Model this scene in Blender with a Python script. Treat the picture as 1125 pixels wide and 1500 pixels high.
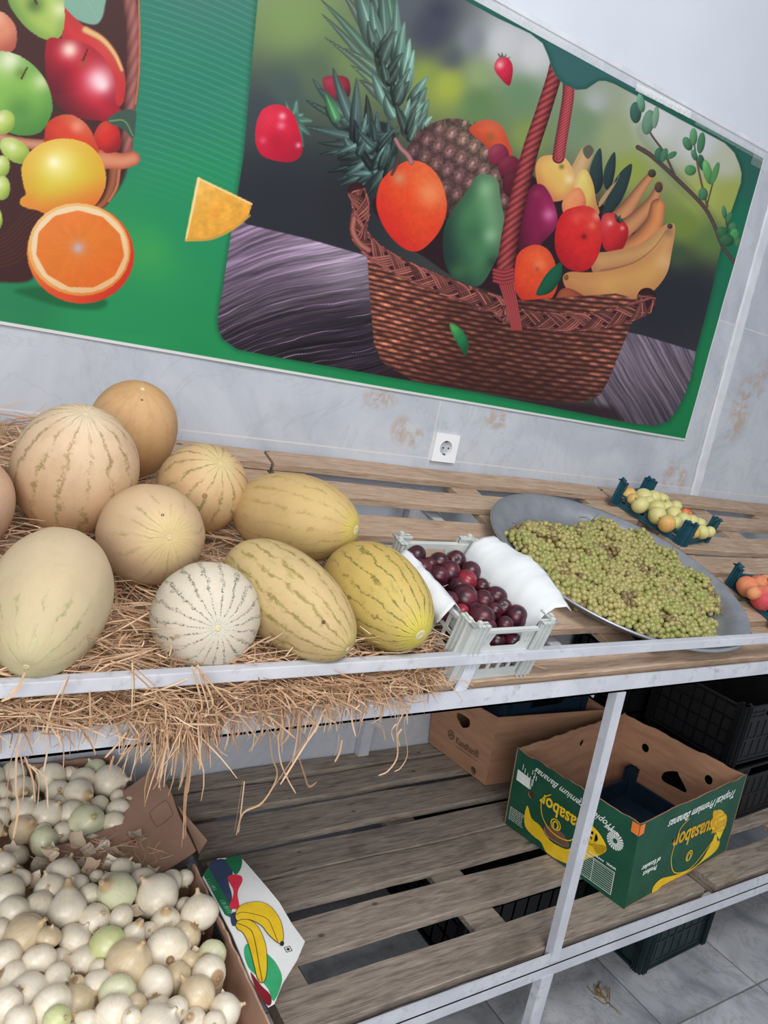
import bpy, bmesh, math, random
import numpy as np
from mathutils import Vector, Matrix, Euler, noise
for o in list(bpy.data.objects): bpy.data.objects.remove(o, do_unlink=True)
SC = bpy.context.scene; COL = SC.collection
# ------------------------------------------------------------------ camera
CAM_R = ((0.83669067, 0.0539326, 0.54501376), (-0.51208086, -0.27586613, 0.81343167), (0.19422132, -0.9596818, -0.20319677))
FPX = 1111.6; CZ = 1.5
cam_d = bpy.data.cameras.new('camera'); cam = bpy.data.objects.new('camera', cam_d); COL.objects.link(cam)
cam_d.sensor_fit = 'VERTICAL'; cam_d.sensor_height = 36; cam_d.lens = 36*FPX/1500; cam_d.clip_start = .02; cam_d.clip_end = 60
cam.matrix_world = Matrix([[CAM_R[i][0], -CAM_R[i][1], -CAM_R[i][2], (0, 0, CZ)[i]] for i in range(3)]+[[0, 0, 0, 1]])
SC.camera = cam
# ------------------------------------------------------------------ light and exposure
SC.view_settings.view_transform = 'Standard'; SC.view_settings.look = 'None'; SC.view_settings.gamma = 1; SC.view_settings.use_curve_mapping = False
SC.view_settings.exposure = 0.12
world = bpy.data.worlds.new('shop daylight'); SC.world = world; world.use_nodes = True
bg = world.node_tree.nodes['Background']; bg.inputs[0].default_value = (.82, .90, 1, 1); bg.inputs[1].default_value = .40
def area(name, loc, target, sx, sy, power, col):
    d = bpy.data.lights.new(name, 'AREA'); d.shape = 'RECTANGLE'; d.size = sx; d.size_y = sy; d.energy = power; d.color = col
    o = bpy.data.objects.new(name, d); COL.objects.link(o); o.location = loc
    o.rotation_euler = (Vector(target)-Vector(loc)).to_track_quat('-Z', 'Y').to_euler(); return o
area('shop_window_light', (-1.3, -2.3, 2.4), (.8, 1.4, .9), 2.6, 1.9, 112, (1, .982, .95))
area('ceiling_light', (.7, -.5, 3.5), (.9, 1.1, .9), 1.6, .7, 46, (1, .985, .96))

YF = .896; ST = .275; TILT = math.atan(ST); WALL = 1.74; ZL = CZ-1.334*YF
# ------------------------------------------------------------------ helpers
def lin(c):
    return tuple(((x/255)/12.92 if x/255 <= .04045 else ((x/255+.055)/1.055)**2.4) for x in c[:3])+(1,)
class NT:
    def __init__(s, name):
        s.m = bpy.data.materials.new(name); s.m.use_nodes = True; s.t = s.m.node_tree; s.n = s.t.nodes; s.l = s.t.links
        s.b = s.n['Principled BSDF']
    def node(s, typ, **k):
        n = s.n.new(typ)
        for a, v in k.items():
            if a.startswith('i_'): n.inputs[a[2:].replace('_', ' ')].default_value = v
            else: setattr(n, a, v)
        return n
    def link(s, a, b): s.l.new(a, b)
    def setb(s, **k):
        for a, v in k.items(): s.b.inputs[a.replace('_', ' ')].default_value = v
    def coord(s, scale=(1, 1, 1), kind='Object', rnd=True):
        tc = s.node('ShaderNodeTexCoord'); mp = s.node('ShaderNodeMapping'); mp.inputs['Scale'].default_value = scale
        s.link(tc.outputs[kind], mp.inputs[0])
        if rnd:
            oi = s.node('ShaderNodeObjectInfo'); mu = s.node('ShaderNodeMath', operation='MULTIPLY'); mu.inputs[1].default_value = 37.0
            s.link(oi.outputs['Random'], mu.inputs[0]); s.link(mu.outputs[0], mp.inputs['Location'])
        return mp.outputs[0]
    def noise(s, vec, scale, detail=4, rough=.55, dist=0):
        n = s.node('ShaderNodeTexNoise'); n.inputs['Scale'].default_value = scale; n.inputs['Detail'].default_value = detail
        n.inputs['Roughness'].default_value = rough; n.inputs['Distortion'].default_value = dist; s.link(vec, n.inputs['Vector']); return n.outputs['Fac']
    def ramp(s, f, stops):
        r = s.node('ShaderNodeValToRGB'); e = r.color_ramp.elements
        while len(e) < len(stops): e.new(.5)
        for k, (p, c) in enumerate(stops): e[k].position = p; e[k].color = c if len(c) == 4 else lin(c)
        s.link(f, r.inputs[0]); return r.outputs[0]
    def mask(s, f, a, b):
        m = s.node('ShaderNodeMapRange'); m.inputs['From Min'].default_value = a; m.inputs['From Max'].default_value = b; m.interpolation_type = 'SMOOTHSTEP'
        s.link(f, m.inputs['Value']); return m.outputs[0]
    def mix(s, f, a, b, blend='MIX'):
        m = s.node('ShaderNodeMix', data_type='RGBA', blend_type=blend)
        for i, v in ((0, f), (6, a), (7, b)):
            if isinstance(v, (int, float)): m.inputs[i].default_value = v
            elif isinstance(v, tuple): m.inputs[i].default_value = v if len(v) == 4 else lin(v)
            else: s.link(v, m.inputs[i])
        return m.outputs[2]
    def math(s, op, a, b=0, c=None):
        m = s.node('ShaderNodeMath', operation=op)
        for i, v in enumerate((a, b) if c is None else (a, b, c)):
            if isinstance(v, (int, float)): m.inputs[i].default_value = v
            else: s.link(v, m.inputs[i])
        return m.outputs[0]
    def bump(s, h, strength, dist=.002):
        b = s.node('ShaderNodeBump'); b.inputs['Strength'].default_value = strength; b.inputs['Distance'].default_value = dist
        s.link(h, b.inputs['Height']); s.link(b.outputs[0], s.b.inputs['Normal'])
    def color(s, c): s.link(c, s.b.inputs['Base Color'])
def simple(name, c1, c2, scale=20, rough=.6, bump=.2, stretch=(1, 1, 1), lo=.35, hi=.65, spec=.5, metal=0, detail=4):
    t = NT(name); v = t.coord(stretch); f = t.noise(v, scale, detail)
    t.color(t.ramp(f, [(lo, c1), (hi, c2)])); t.setb(Roughness=rough, Metallic=metal); t.b.inputs['Specular IOR Level'].default_value = spec
    if bump: t.bump(f, bump)
    return t.m
def wood(name, c_dark, c_mid, c_light, dirt, dirt_amt=.5):
    t = NT(name); v = t.coord((1.3, 13, 13)); g = t.noise(v, 9, 6, .62, .6); v2 = t.coord((1, 1.6, 1.6)); w = t.noise(v2, 5, 4)
    v3 = t.coord((2.2, 40, 40)); fine = t.noise(v3, 14, 3, .6)
    c = t.ramp(g, [(.28, c_dark), (.48, c_mid), (.74, c_light)])
    c = t.mix(t.math('MULTIPLY', t.mask(w, .5, .72), dirt_amt), c, dirt)
    c = t.mix(.28, c, t.ramp(fine, [(.3, (60, 50, 42)), (.7, (255, 250, 240))]), 'MULTIPLY')
    kn = t.node('ShaderNodeTexVoronoi'); kn.inputs['Scale'].default_value = 7; t.link(v2, kn.inputs['Vector'])
    c = t.mix(t.math('MULTIPLY', t.math('SUBTRACT', 1, t.mask(kn.outputs['Distance'], .03, .08)), .75), c, (70, 50, 38))
    t.color(c); t.setb(Roughness=.82); t.b.inputs['Specular IOR Level'].default_value = .25
    t.bump(t.math('ADD', g, t.math('MULTIPLY', fine, .7)), .45, .0025); return t.m

def me_from(verts, faces, smooth=False, name='mesh'):
    m = bpy.data.meshes.new(name); m.from_pydata([tuple(v) for v in verts], [], faces); m.update()
    if smooth: m.polygons.foreach_set('use_smooth', [True]*len(m.polygons))
    return m
class MB:
    """collects shapes into one mesh"""
    def __init__(s): s.v = []; s.f = []; s.sm = []
    def add(s, vs, fs, smooth=False, M=None):
        o = len(s.v)
        s.v += [tuple(M @ Vector(v)) if M is not None else tuple(v) for v in vs]
        s.f += [tuple(i+o for i in f) for f in fs]; s.sm += [smooth]*len(fs)
    def box(s, x0, x1, y0, y1, z0, z1, b=0.0, M=None):
        if b <= 0:
            vs = [(x, y, z) for z in (z0, z1) for y in (y0, y1) for x in (x0, x1)]
            s.add(vs, [(0, 2, 3, 1), (4, 5, 7, 6), (0, 1, 5, 4), (2, 6, 7, 3), (0, 4, 6, 2), (1, 3, 7, 5)], M=M); return
        bm = bmesh.new(); bmesh.ops.create_cube(bm, size=1)
        for v in bm.verts: v.co = Vector(((x0+x1)/2+v.co.x*(x1-x0), (y0+y1)/2+v.co.y*(y1-y0), (z0+z1)/2+v.co.z*(z1-z0)))
        bmesh.ops.bevel(bm, geom=bm.edges[:], offset=b, segments=2, affect='EDGES', profile=.6)
        bm.verts.index_update(); s.add([v.co[:] for v in bm.verts], [[v.index for v in f.verts] for f in bm.faces], M=M); bm.free()
    def tube(s, pts, r, n=6, r1=None, cap=True, M=None, flat=1.0):
        P = [Vector(p) for p in pts]; vs = []; fs = []; up = None
        for i, p in enumerate(P):
            d = (P[min(i+1, len(P)-1)]-P[max(i-1, 0)]).normalized()
            if up is None: up = d.orthogonal().normalized()
            a = (up-d*up.dot(d)); a = a.normalized() if a.length > 1e-6 else d.orthogonal().normalized(); up = a; b = d.cross(a)
            t = i/max(len(P)-1, 1); rr = r if r1 is None else r+(r1-r)*t
            for k in range(n):
                q = 2*math.pi*k/n; vs.append(p+a*math.cos(q)*rr+b*math.sin(q)*rr*flat)
        for i in range(len(P)-1):
            for k in range(n): fs.append((i*n+k, i*n+(k+1) % n, (i+1)*n+(k+1) % n, (i+1)*n+k))
        if cap: fs.append(tuple(range(n))[::-1]); fs.append(tuple((len(P)-1)*n+k for k in range(n)))
        s.add(vs, fs, True, M)
    def lathe(s, prof, n=24, M=None, smooth=True, rib=None):
        vs = []; fs = []
        for (r, z) in prof:
            for k in range(n):
                a = 2*math.pi*k/n; q = r*(rib(a, z) if rib else 1); vs.append((q*math.cos(a), q*math.sin(a), z))
        for i in range(len(prof)-1):
            for k in range(n): fs.append((i*n+k, i*n+(k+1) % n, (i+1)*n+(k+1) % n, (i+1)*n+k))
        s.add(vs, fs, smooth, M)
    def mesh(s, m, M=None):
        s.add([v.co[:] for v in m.vertices], [tuple(p.vertices) for p in m.polygons], False, M)
    def me(s, name='mesh'):
        m = bpy.data.meshes.new(name); m.from_pydata(s.v, [], s.f); m.update(); m.polygons.foreach_set('use_smooth', s.sm)
        bm = bmesh.new(); bm.from_mesh(m); bmesh.ops.recalc_face_normals(bm, faces=bm.faces[:]); bm.to_mesh(m); bm.free(); m.name = name
        return m
    def warp(s, fn): s.v = [tuple(fn(Vector(v))) for v in s.v]; return s
def obj(name, me, mat, parent=None, loc=None, rot=None):
    if isinstance(me, MB): me = me.me(name)
    o = bpy.data.objects.new(name, me); COL.objects.link(o)
    if mat is not None:
        if not me.materials: me.materials.append(mat)
    if parent is not None: o.parent = parent
    if loc is not None: o.location = loc
    if rot is not None: o.rotation_euler = rot
    return o
def tag(o, label, cat, group=None, kind=None):
    o['label'] = label
    if cat: o['category'] = cat
    if group: o['group'] = group
    if kind: o['kind'] = kind
    return o
def empty(name, loc, label, cat, group=None, rot=(0, 0, 0)):
    o = bpy.data.objects.new(name, None); COL.objects.link(o); o.location = loc; o.rotation_euler = rot; o.empty_display_size = .05
    return tag(o, label, cat, group)
def struct(name, me, mat, label=None):
    o = obj(name, me, mat); o['kind'] = 'structure'
    if label: o['label'] = label
    return o
def copy_tree(o, parent=None):
    c = o.copy(); COL.objects.link(c); c.parent = parent
    for ch in list(o.children): copy_tree(ch, c)
    return c
def circle_pts(cx, cy, rx, ry=None, n=18, a0=0): ry = ry or rx; return [(cx+rx*math.cos(a0+2*math.pi*k/n), cy+ry*math.sin(a0+2*math.pi*k/n)) for k in range(n)]
def smooth_pts(q, n=5): return [tuple(p) for p in _cr(q, n)]
def panel(outline, holes=(), th=.003):
    """flat board with holes, in XY, thickness th along Z from 0 to th"""
    cu = bpy.data.curves.new('tmp', 'CURVE'); cu.dimensions = '2D'; cu.fill_mode = 'BOTH'; cu.extrude = th/2
    for P in [outline]+list(holes):
        sp = cu.splines.new('POLY'); sp.points.add(len(P)-1)
        for k, p in enumerate(P): sp.points[k].co = (p[0], p[1], 0, 1)
        sp.use_cyclic_u = True
    o = bpy.data.objects.new('tmp', cu); m = bpy.data.meshes.new_from_object(o)
    for v in m.vertices: v.co.z += th/2
    bpy.data.objects.remove(o); bpy.data.curves.remove(cu); return m
def text_me(body, size, shear=0, th=.0003, bold=0, spacing=1.0, width=None):
    cu = bpy.data.curves.new('tmp', 'FONT'); cu.body = body; cu.size = size; cu.shear = shear; cu.extrude = th/2; cu.offset = bold; cu.space_character = spacing
    cu.align_x = 'CENTER'; cu.align_y = 'CENTER'; cu.resolution_u = 3
    o = bpy.data.objects.new('tmp', cu); m = bpy.data.meshes.new_from_object(o)
    if width and len(m.vertices):
        w = max(v.co.x for v in m.vertices)-min(v.co.x for v in m.vertices)
        for v in m.vertices: v.co.x *= width/w
    for v in m.vertices: v.co.z += th/2
    bpy.data.objects.remove(o); bpy.data.curves.remove(cu); return m
def ztop(y): return CZ-.528+ST*(y-YF)
TOPROT = (TILT, 0, 0)
def on_top(x, y, h=0): return Vector((x, y-h*math.sin(TILT), ztop(y)+h*math.cos(TILT)))
# ------------------------------------------------------------------ measured outlines and positions (metres)
BL = {'corners': [(0.0, 0.235), (0.378, 0.235), (0.378, -0.0), (0.0, -0.0)], 'whiterect': [(0.0155, 0.1784), (0.0581, 0.1743), (0.0624, 0.1436), (0.0159, 0.1464)], 'hole1': [(0.0691, 0.1302)], 'hole2': [(0.2658, 0.1308)], 'hand': [(0.1241, 0.0635), (0.1369, 0.079), (0.1748, 0.0848), (0.1916, 0.0773), (0.2053, 0.0646), (0.2011, 0.0546), (0.1818, 0.0478), (0.1473, 0.0452), (0.1308, 0.0492)], 'banana': [(0.0652, 0.0954), (0.0608, 0.0761), (0.0624, 0.0469), (0.0743, 0.0281), (0.1042, 0.0211), (0.1246, 0.0194), (0.1437, 0.0024), (0.1711, 0.0023), (0.2148, 0.0133), (0.2348, 0.0267), (0.2642, 0.0675), (0.2888, 0.0908), (0.3057, 0.1159), (0.3003, 0.1264), (0.2838, 0.1191), (0.2561, 0.1118), (0.2352, 0.1055), (0.2209, 0.0819), (0.2071, 0.0549), (0.1862, 0.0449), (0.1479, 0.0419), (0.1121, 0.0633), (0.083, 0.0674)], 'banana2': [(0.2486, 0.1532), (0.2705, 0.1529), (0.2906, 0.1411), (0.3041, 0.1253), (0.2973, 0.1034), (0.2813, 0.0929), (0.2688, 0.1023), (0.2507, 0.1012), (0.2395, 0.1225)], 'eyeb': [(0.1012, 0.1534), (0.1243, 0.1659)], 'ring': [(0.128, 0.1674), (0.1081, 0.1464), (0.1042, 0.1253), (0.1142, 0.0943), (0.1382, 0.0724), (0.1704, 0.0673), (0.2029, 0.0774), (0.2207, 0.1033), (0.2272, 0.129)], 'text': [(0.1022, 0.1354), (0.2301, 0.1415)], 'script': [(0.0722, 0.1774), (0.2602, 0.2103)], 'sun': [(0.3234, 0.1553)], 'sunr': [(0.3468, 0.1601)], 'ecu': [(0.3002, 0.1788), (0.345, 0.19)], 'table': [(0.2567, 0.0767), (0.3365, 0.0808), (0.3373, 0.009), (0.2491, -0.0028)], 'dash': [(0.0138, 0.0508), (0.0617, 0.0502), (0.0628, 0.0155), (0.0156, 0.016)], 'www': [(0.2503, 0.0832), (0.3348, 0.0901)], 'fruit': [(0.1573, 0.0956)]}
BF = {'corners': [(-0.0, 0.235), (0.515, 0.235), (0.515, 0.0), (-0.0, 0.0)], 'script': [(0.1325, 0.1791), (0.4514, 0.1919)], 'text': [(0.1797, 0.1146), (0.4094, 0.126)], 'fruit': [(0.2797, 0.0605)], 'prod': [(0.042, 0.0973), (0.1281, 0.0848)], 'hole1': [(0.1772, 0.1329)], 'banana': [(0.1225, 0.0015), (0.1221, 0.0221), (0.1533, 0.0334), (0.2035, 0.024), (0.2936, 0.0106), (0.3552, 0.0156), (0.3846, 0.0405), (0.4049, 0.0718), (0.4097, 0.0928), (0.4383, 0.0543), (0.4546, 0.0797), (0.4522, 0.1176), (0.4271, 0.1465), (0.3874, 0.1646), (0.3683, 0.1483), (0.3667, 0.1199), (0.4424, 0.0607), (0.4529, 0.0346), (0.4253, 0.0201), (0.3813, 0.0149), (0.3203, 0.0064), (0.2456, 0.0062), (0.1728, 0.0084), (0.1399, 0.0013)], 'ring': [(0.2328, 0.1827), (0.1978, 0.165), (0.1901, 0.136), (0.1823, 0.0961), (0.1901, 0.0649), (0.2196, 0.0297), (0.2801, 0.0135), (0.3278, 0.0206), (0.3699, 0.045), (0.4008, 0.0656)], 'back': [(0.3604, 0.1684), (0.4197, 0.1485), (0.4563, 0.1238), (0.4587, 0.086), (0.4171, 0.0906), (0.3851, 0.1219)], 'orange': [(-0.0335, 0.2445), (0.0185, 0.2252), (0.0174, 0.1995), (-0.0287, 0.2156)]}
BB = {'h1': [(0.2906, 0.1636)], 'h2': [(0.0926, 0.1694)], 'hand': [(0.225, 0.1057), (0.2161, 0.1263), (0.1844, 0.1452), (0.1737, 0.1366), (0.145, 0.1084), (0.1496, 0.0972), (0.178, 0.0964), (0.215, 0.0948)], 'corners': [(0.4017, 0.2315), (0.0006, 0.2449)]}
BH = (0.2998, 0.1817)
KL = {'corners': [(-0.0124, 0.077), (0.2702, 0.2148), (0.2703, 0.0003), (0.0421, 0.0086)], 'hand': [(0.1045, 0.1451), (0.114, 0.1619), (0.1535, 0.1627), (0.1632, 0.1548), (0.1613, 0.1369), (0.1345, 0.1214), (0.1193, 0.131)], 'logo': [(0.0938, 0.0708)], 'text': [(0.11, 0.0602), (0.1932, 0.0842)], 'h1': [(0.0433, 0.0113)], 'h2': [(0.1987, 0.0024)]}
FL = {'outline': [(0.5619, 1.2153), (0.6071, 1.2578), (0.6332, 1.2528), (0.6558, 1.2431), (0.6619, 1.2122), (0.6728, 1.1506), (0.6801, 1.1035), (0.6804, 1.0437), (0.6853, 0.9975), (0.6555, 0.9657), (0.6099, 0.9278), (0.5807, 0.8957), (0.5679, 0.8929), (0.5612, 0.9575), (0.5657, 1.0592)], 'white': [(0.6558, 1.2431), (0.6619, 1.2122), (0.6648, 1.1504), (0.6787, 1.1091), (0.6804, 1.0437), (0.6847, 0.9977), (0.6555, 0.9657), (0.6085, 0.9323), (0.6092, 0.9906), (0.5861, 1.0947), (0.5877, 1.1186), (0.6291, 1.1888)], 'green1': [(0.6332, 1.2528), (0.656, 1.249), (0.644, 1.2177), (0.6258, 1.2009), (0.6227, 1.2243), (0.6196, 1.2482)], 'navy': [(0.5938, 1.2531), (0.6205, 1.2508), (0.6244, 1.2181), (0.617, 1.1981), (0.6047, 1.1856), (0.5977, 1.1457), (0.5779, 1.112), (0.5746, 1.1229), (0.5722, 1.2121), (0.5806, 1.2372)], 'red': [(0.6065, 1.1959), (0.6223, 1.202), (0.6345, 1.1927), (0.6306, 1.1774), (0.6164, 1.1605), (0.6077, 1.1424), (0.6008, 1.1143), (0.5893, 1.1131), (0.5836, 1.1225), (0.5993, 1.1452), (0.6062, 1.1638)], 'greenedge': [(0.5636, 1.2202), (0.5806, 1.2372), (0.586, 1.1142), (0.5756, 1.0957), (0.5683, 1.1054)], 'green2': [(0.5815, 1.0267), (0.597, 1.0124), (0.6092, 0.9906), (0.615, 0.963), (0.61, 0.9318), (0.5799, 0.8979), (0.5805, 0.9227), (0.573, 0.9533), (0.5653, 0.9765), (0.5694, 1.009)], 'ban1': [(0.5862, 1.097), (0.6008, 1.1143), (0.6212, 1.1187), (0.6452, 1.1123), (0.6589, 1.0902), (0.6608, 1.0552), (0.6512, 1.0207), (0.6425, 1.0078), (0.6355, 1.0102), (0.6273, 1.0335), (0.623, 1.0584), (0.6087, 1.0775), (0.5928, 1.0837), (0.5846, 1.0832)], 'ban2': [(0.5803, 1.0775), (0.5925, 1.0829), (0.6078, 1.0754), (0.6156, 1.0538), (0.6127, 1.0159), (0.6014, 0.9805), (0.5863, 0.9485), (0.5753, 0.9384), (0.5716, 0.9498), (0.5772, 0.9806), (0.5846, 1.0256), (0.5845, 1.0528), (0.5782, 1.0642)], 'tip': [(0.6421, 1.0102), (0.6463, 1.0065), (0.6416, 0.9991), (0.6368, 1.003)], 'stem': [(0.5786, 1.102), (0.5909, 1.1028), (0.5835, 1.0764), (0.5718, 1.0757)], 'mark': [(0.6478, 0.9903)], 'text': [(0.5654, 1.2087), (0.5772, 1.1)], 'darkred': [(0.5648, 0.9664), (0.5717, 0.9338), (0.5791, 0.9115), (0.5736, 0.8946), (0.5658, 0.8956), (0.5604, 0.9223)], 'squig': [(0.5878, 0.9479), (0.5863, 0.9284), (0.5761, 0.9361), (0.5776, 0.9277), (0.582, 0.9105), (0.5778, 0.8968)]}
CB = {'flap': [(0.4948, 1.5599), (0.5824, 1.6352), (0.5879, 1.6057), (0.5903, 1.5207), (0.5847, 1.4578), (0.5832, 1.4107), (0.583, 1.3187), (0.4837, 1.2655), (0.4438, 1.278)], 'stamp': [(0.5231, 1.4593), (0.5339, 1.4769), (0.5652, 1.5003), (0.5721, 1.4949), (0.5715, 1.453), (0.564, 1.4413), (0.532, 1.4169), (0.5254, 1.422)], 'flap2': [(0.6161, 1.545), (0.6243, 1.5061), (0.6417, 1.3978), (0.6213, 1.3745)], 'red': [(0.4484, 1.3841), (0.479, 1.3937)]}
ON_B = [(0.272, 1.703, 0.387, 0.0274, 'w'), (0.284, 1.643, 0.385, 0.0296, 'w'), (0.349, 1.67, 0.391, 0.0277, 'w'), (0.393, 1.679, 0.386, 0.0207, 'w'), (0.45, 1.687, 0.39, 0.0221, 'g'), (0.415, 1.642, 0.392, 0.0258, 'w'), (0.471, 1.623, 0.39, 0.0337, 'w'), (0.358, 1.618, 0.383, 0.024, 'w'), (0.394, 1.586, 0.397, 0.0301, 'w'), (0.477, 1.562, 0.39, 0.0168, 'w'), (0.495, 1.533, 0.389, 0.0159, 'w'), (0.435, 1.551, 0.383, 0.0206, 'w'), (0.467, 1.511, 0.39, 0.0226, 'w'), (0.281, 1.563, 0.389, 0.0285, 'w'), (0.32, 1.526, 0.396, 0.0277, 'w'), (0.369, 1.524, 0.39, 0.0248, 'w'), (0.238, 1.632, 0.393, 0.0223, 'w'), (0.244, 1.588, 0.39, 0.0158, 'w'), (0.231, 1.549, 0.39, 0.0193, 'w'), (0.352, 1.57, 0.39, 0.0163, 'w'), (0.402, 1.543, 0.385, 0.0162, 'w'), (0.272, 1.505, 0.386, 0.026, 'b'), (0.392, 1.476, 0.396, 0.0324, 'g'), (0.446, 1.467, 0.39, 0.0247, 'w'), (0.302, 1.445, 0.393, 0.0245, 'g'), (0.306, 1.483, 0.39, 0.0173, 'w'), (0.342, 1.468, 0.39, 0.02, 'w'), (0.221, 1.691, 0.393, 0.029, 'w'), (0.204, 1.601, 0.391, 0.0275, 'w'), (0.208, 1.518, 0.39, 0.0227, 'w')]
ON_F = [(0.219, 1.349, 0.43, 0.0206, 'w'), (0.242, 1.301, 0.43, 0.0169, 'w'), (0.312, 1.299, 0.42, 0.0275, 'w'), (0.285, 1.261, 0.429, 0.0235, 'w'), (0.211, 1.269, 0.43, 0.0278, 'w'), (0.346, 1.222, 0.43, 0.0202, 'w'), (0.33, 1.256, 0.429, 0.0204, 'w'), (0.262, 1.225, 0.425, 0.0227, 'w'), (0.304, 1.196, 0.43, 0.0309, 'w'), (0.219, 1.219, 0.431, 0.0239, 'w'), (0.345, 1.164, 0.426, 0.0233, 'w'), (0.39, 1.203, 0.441, 0.0324, 'g'), (0.416, 1.276, 0.43, 0.0196, 'w'), (0.387, 1.15, 0.43, 0.0213, 'w'), (0.449, 1.237, 0.421, 0.0227, 'w'), (0.399, 1.105, 0.43, 0.0208, 'w'), (0.354, 1.102, 0.424, 0.0265, 'G'), (0.195, 1.187, 0.427, 0.0185, 'w'), (0.232, 1.16, 0.429, 0.0302, 'b'), (0.263, 1.132, 0.444, 0.0187, 'b'), (0.31, 1.139, 0.417, 0.0249, 'w'), (0.198, 1.125, 0.427, 0.0223, 'w'), (0.244, 1.1, 0.426, 0.0238, 'w'), (0.312, 1.09, 0.413, 0.0226, 'w'), (0.281, 1.112, 0.409, 0.0181, 'w'), (0.376, 1.047, 0.43, 0.0321, 'b'), (0.204, 1.085, 0.426, 0.0217, 'w'), (0.266, 1.056, 0.429, 0.0211, 'w'), (0.332, 1.062, 0.419, 0.015, 'w'), (0.293, 1.038, 0.426, 0.0131, 'b'), (0.221, 1.039, 0.419, 0.031, 'w'), (0.247, 0.992, 0.444, 0.0253, 'w'), (0.325, 1.025, 0.413, 0.0262, 'w'), (0.344, 0.99, 0.436, 0.0233, 'g'), (0.285, 1.004, 0.42, 0.0241, 'b'), (0.365, 0.959, 0.434, 0.0173, 'b'), (0.329, 0.949, 0.441, 0.024, 'w'), (0.186, 1.016, 0.444, 0.0222, 'w'), (0.247, 0.953, 0.457, 0.0193, 'G'), (0.291, 0.947, 0.443, 0.0167, 'w'), (0.348, 0.922, 0.453, 0.0141, 'w'), (0.201, 0.978, 0.446, 0.0218, 'w'), (0.37, 1.273, 0.422, 0.0156, 'w'), (0.388, 1.249, 0.429, 0.0173, 'w'), (0.461, 1.185, 0.429, 0.0347, 'w'), (0.499, 1.22, 0.424, 0.0214, 'w'), (0.531, 1.232, 0.415, 0.0163, 'w'), (0.51, 1.16, 0.412, 0.0172, 'w'), (0.524, 1.122, 0.427, 0.0291, 'w'), (0.463, 1.128, 0.419, 0.025, 'w'), (0.429, 1.116, 0.42, 0.0147, 'w'), (0.447, 1.066, 0.415, 0.0318, 'w'), (0.481, 1.034, 0.411, 0.0189, 'b'), (0.52, 1.032, 0.416, 0.0225, 'g'), (0.498, 0.99, 0.422, 0.0265, 'w'), (0.451, 1.011, 0.409, 0.023, 'b'), (0.409, 0.998, 0.42, 0.0256, 'w'), (0.466, 0.954, 0.421, 0.0255, 'b'), (0.449, 0.915, 0.419, 0.0188, 'w'), (0.402, 0.955, 0.418, 0.0218, 'w'), (0.501, 0.916, 0.416, 0.0222, 'w'), (0.388, 0.904, 0.442, 0.0285, 'w'), (0.422, 0.929, 0.436, 0.0176, 'w'), (0.474, 0.893, 0.424, 0.0174, 'w'), (0.491, 1.091, 0.412, 0.0229, 'b')]
PLUM = [(0.854, 1.137, 1.132, 0.019, 'w'), (0.838, 1.089, 1.12, 0.0191, 'w'), (0.898, 1.118, 1.128, 0.0165, 'w'), (0.945, 1.125, 1.13, 0.0169, 'w'), (0.9, 1.082, 1.118, 0.0195, 'w'), (0.865, 1.068, 1.114, 0.0181, 'w'), (0.828, 1.06, 1.112, 0.0156, 'w'), (0.925, 1.058, 1.112, 0.0178, 'r'), (0.955, 1.086, 1.119, 0.0182, 'w'), (0.95, 1.04, 1.107, 0.0136, 'w'), (0.886, 1.007, 1.097, 0.0223, 'w'), (0.832, 1.022, 1.1, 0.0146, 'w'), (0.922, 0.996, 1.095, 0.0172, 'w'), (0.962, 1.009, 1.098, 0.0185, 'w'), (0.842, 0.998, 1.097, 0.0152, 'w'), (0.851, 0.969, 1.087, 0.012, 'r'), (0.927, 0.967, 1.087, 0.0129, 'w'), (0.88, 0.947, 1.08, 0.0224, 'w'), (0.956, 0.978, 1.09, 0.0141, 'w'), (0.965, 0.949, 1.082, 0.0186, 'w'), (0.921, 0.927, 1.076, 0.0144, 'w'), (0.821, 0.977, 1.089, 0.0178, 'w'), (0.828, 1.122, 1.13, 0.0145, 'w'), (0.87, 1.108, 1.125, 0.013, 'w'), (0.803, 1.05, 1.109, 0.0138, 'w'), (0.89, 1.04, 1.107, 0.0142, 'w'), (0.888, 0.978, 1.085, 0.0136, 'w'), (0.871, 0.916, 1.079, 0.0133, 'w')]
APP = [(1.972, 1.591, 1.211, 0.0237, 'o'), (2.036, 1.579, 1.206, 0.0287, 'w'), (2.084, 1.579, 1.209, 0.0243, 'w'), (2.129, 1.579, 1.21, 0.0221, 'w'), (1.953, 1.519, 1.196, 0.0241, 'w'), (2.01, 1.502, 1.191, 0.0257, 'w'), (2.084, 1.524, 1.195, 0.0215, 'w'), (2.141, 1.53, 1.196, 0.0203, 'w'), (1.976, 1.465, 1.179, 0.0252, 'w'), (2.079, 1.484, 1.181, 0.0244, 'w'), (1.969, 1.419, 1.166, 0.0247, 'o'), (2.147, 1.49, 1.185, 0.0168, 'r'), (2.077, 1.444, 1.176, 0.021, 'w'), (2.116, 1.44, 1.171, 0.0211, 'w'), (2.151, 1.435, 1.17, 0.0188, 'w'), (2.013, 1.423, 1.167, 0.0205, 'w'), (2.053, 1.381, 1.155, 0.0172, 'o'), (2.098, 1.384, 1.156, 0.0206, 'w'), (2.14, 1.387, 1.157, 0.0162, 'w'), (2.017, 1.541, 1.201, 0.019, 'w'), (1.962, 1.555, 1.203, 0.0188, 'o')]
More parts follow.
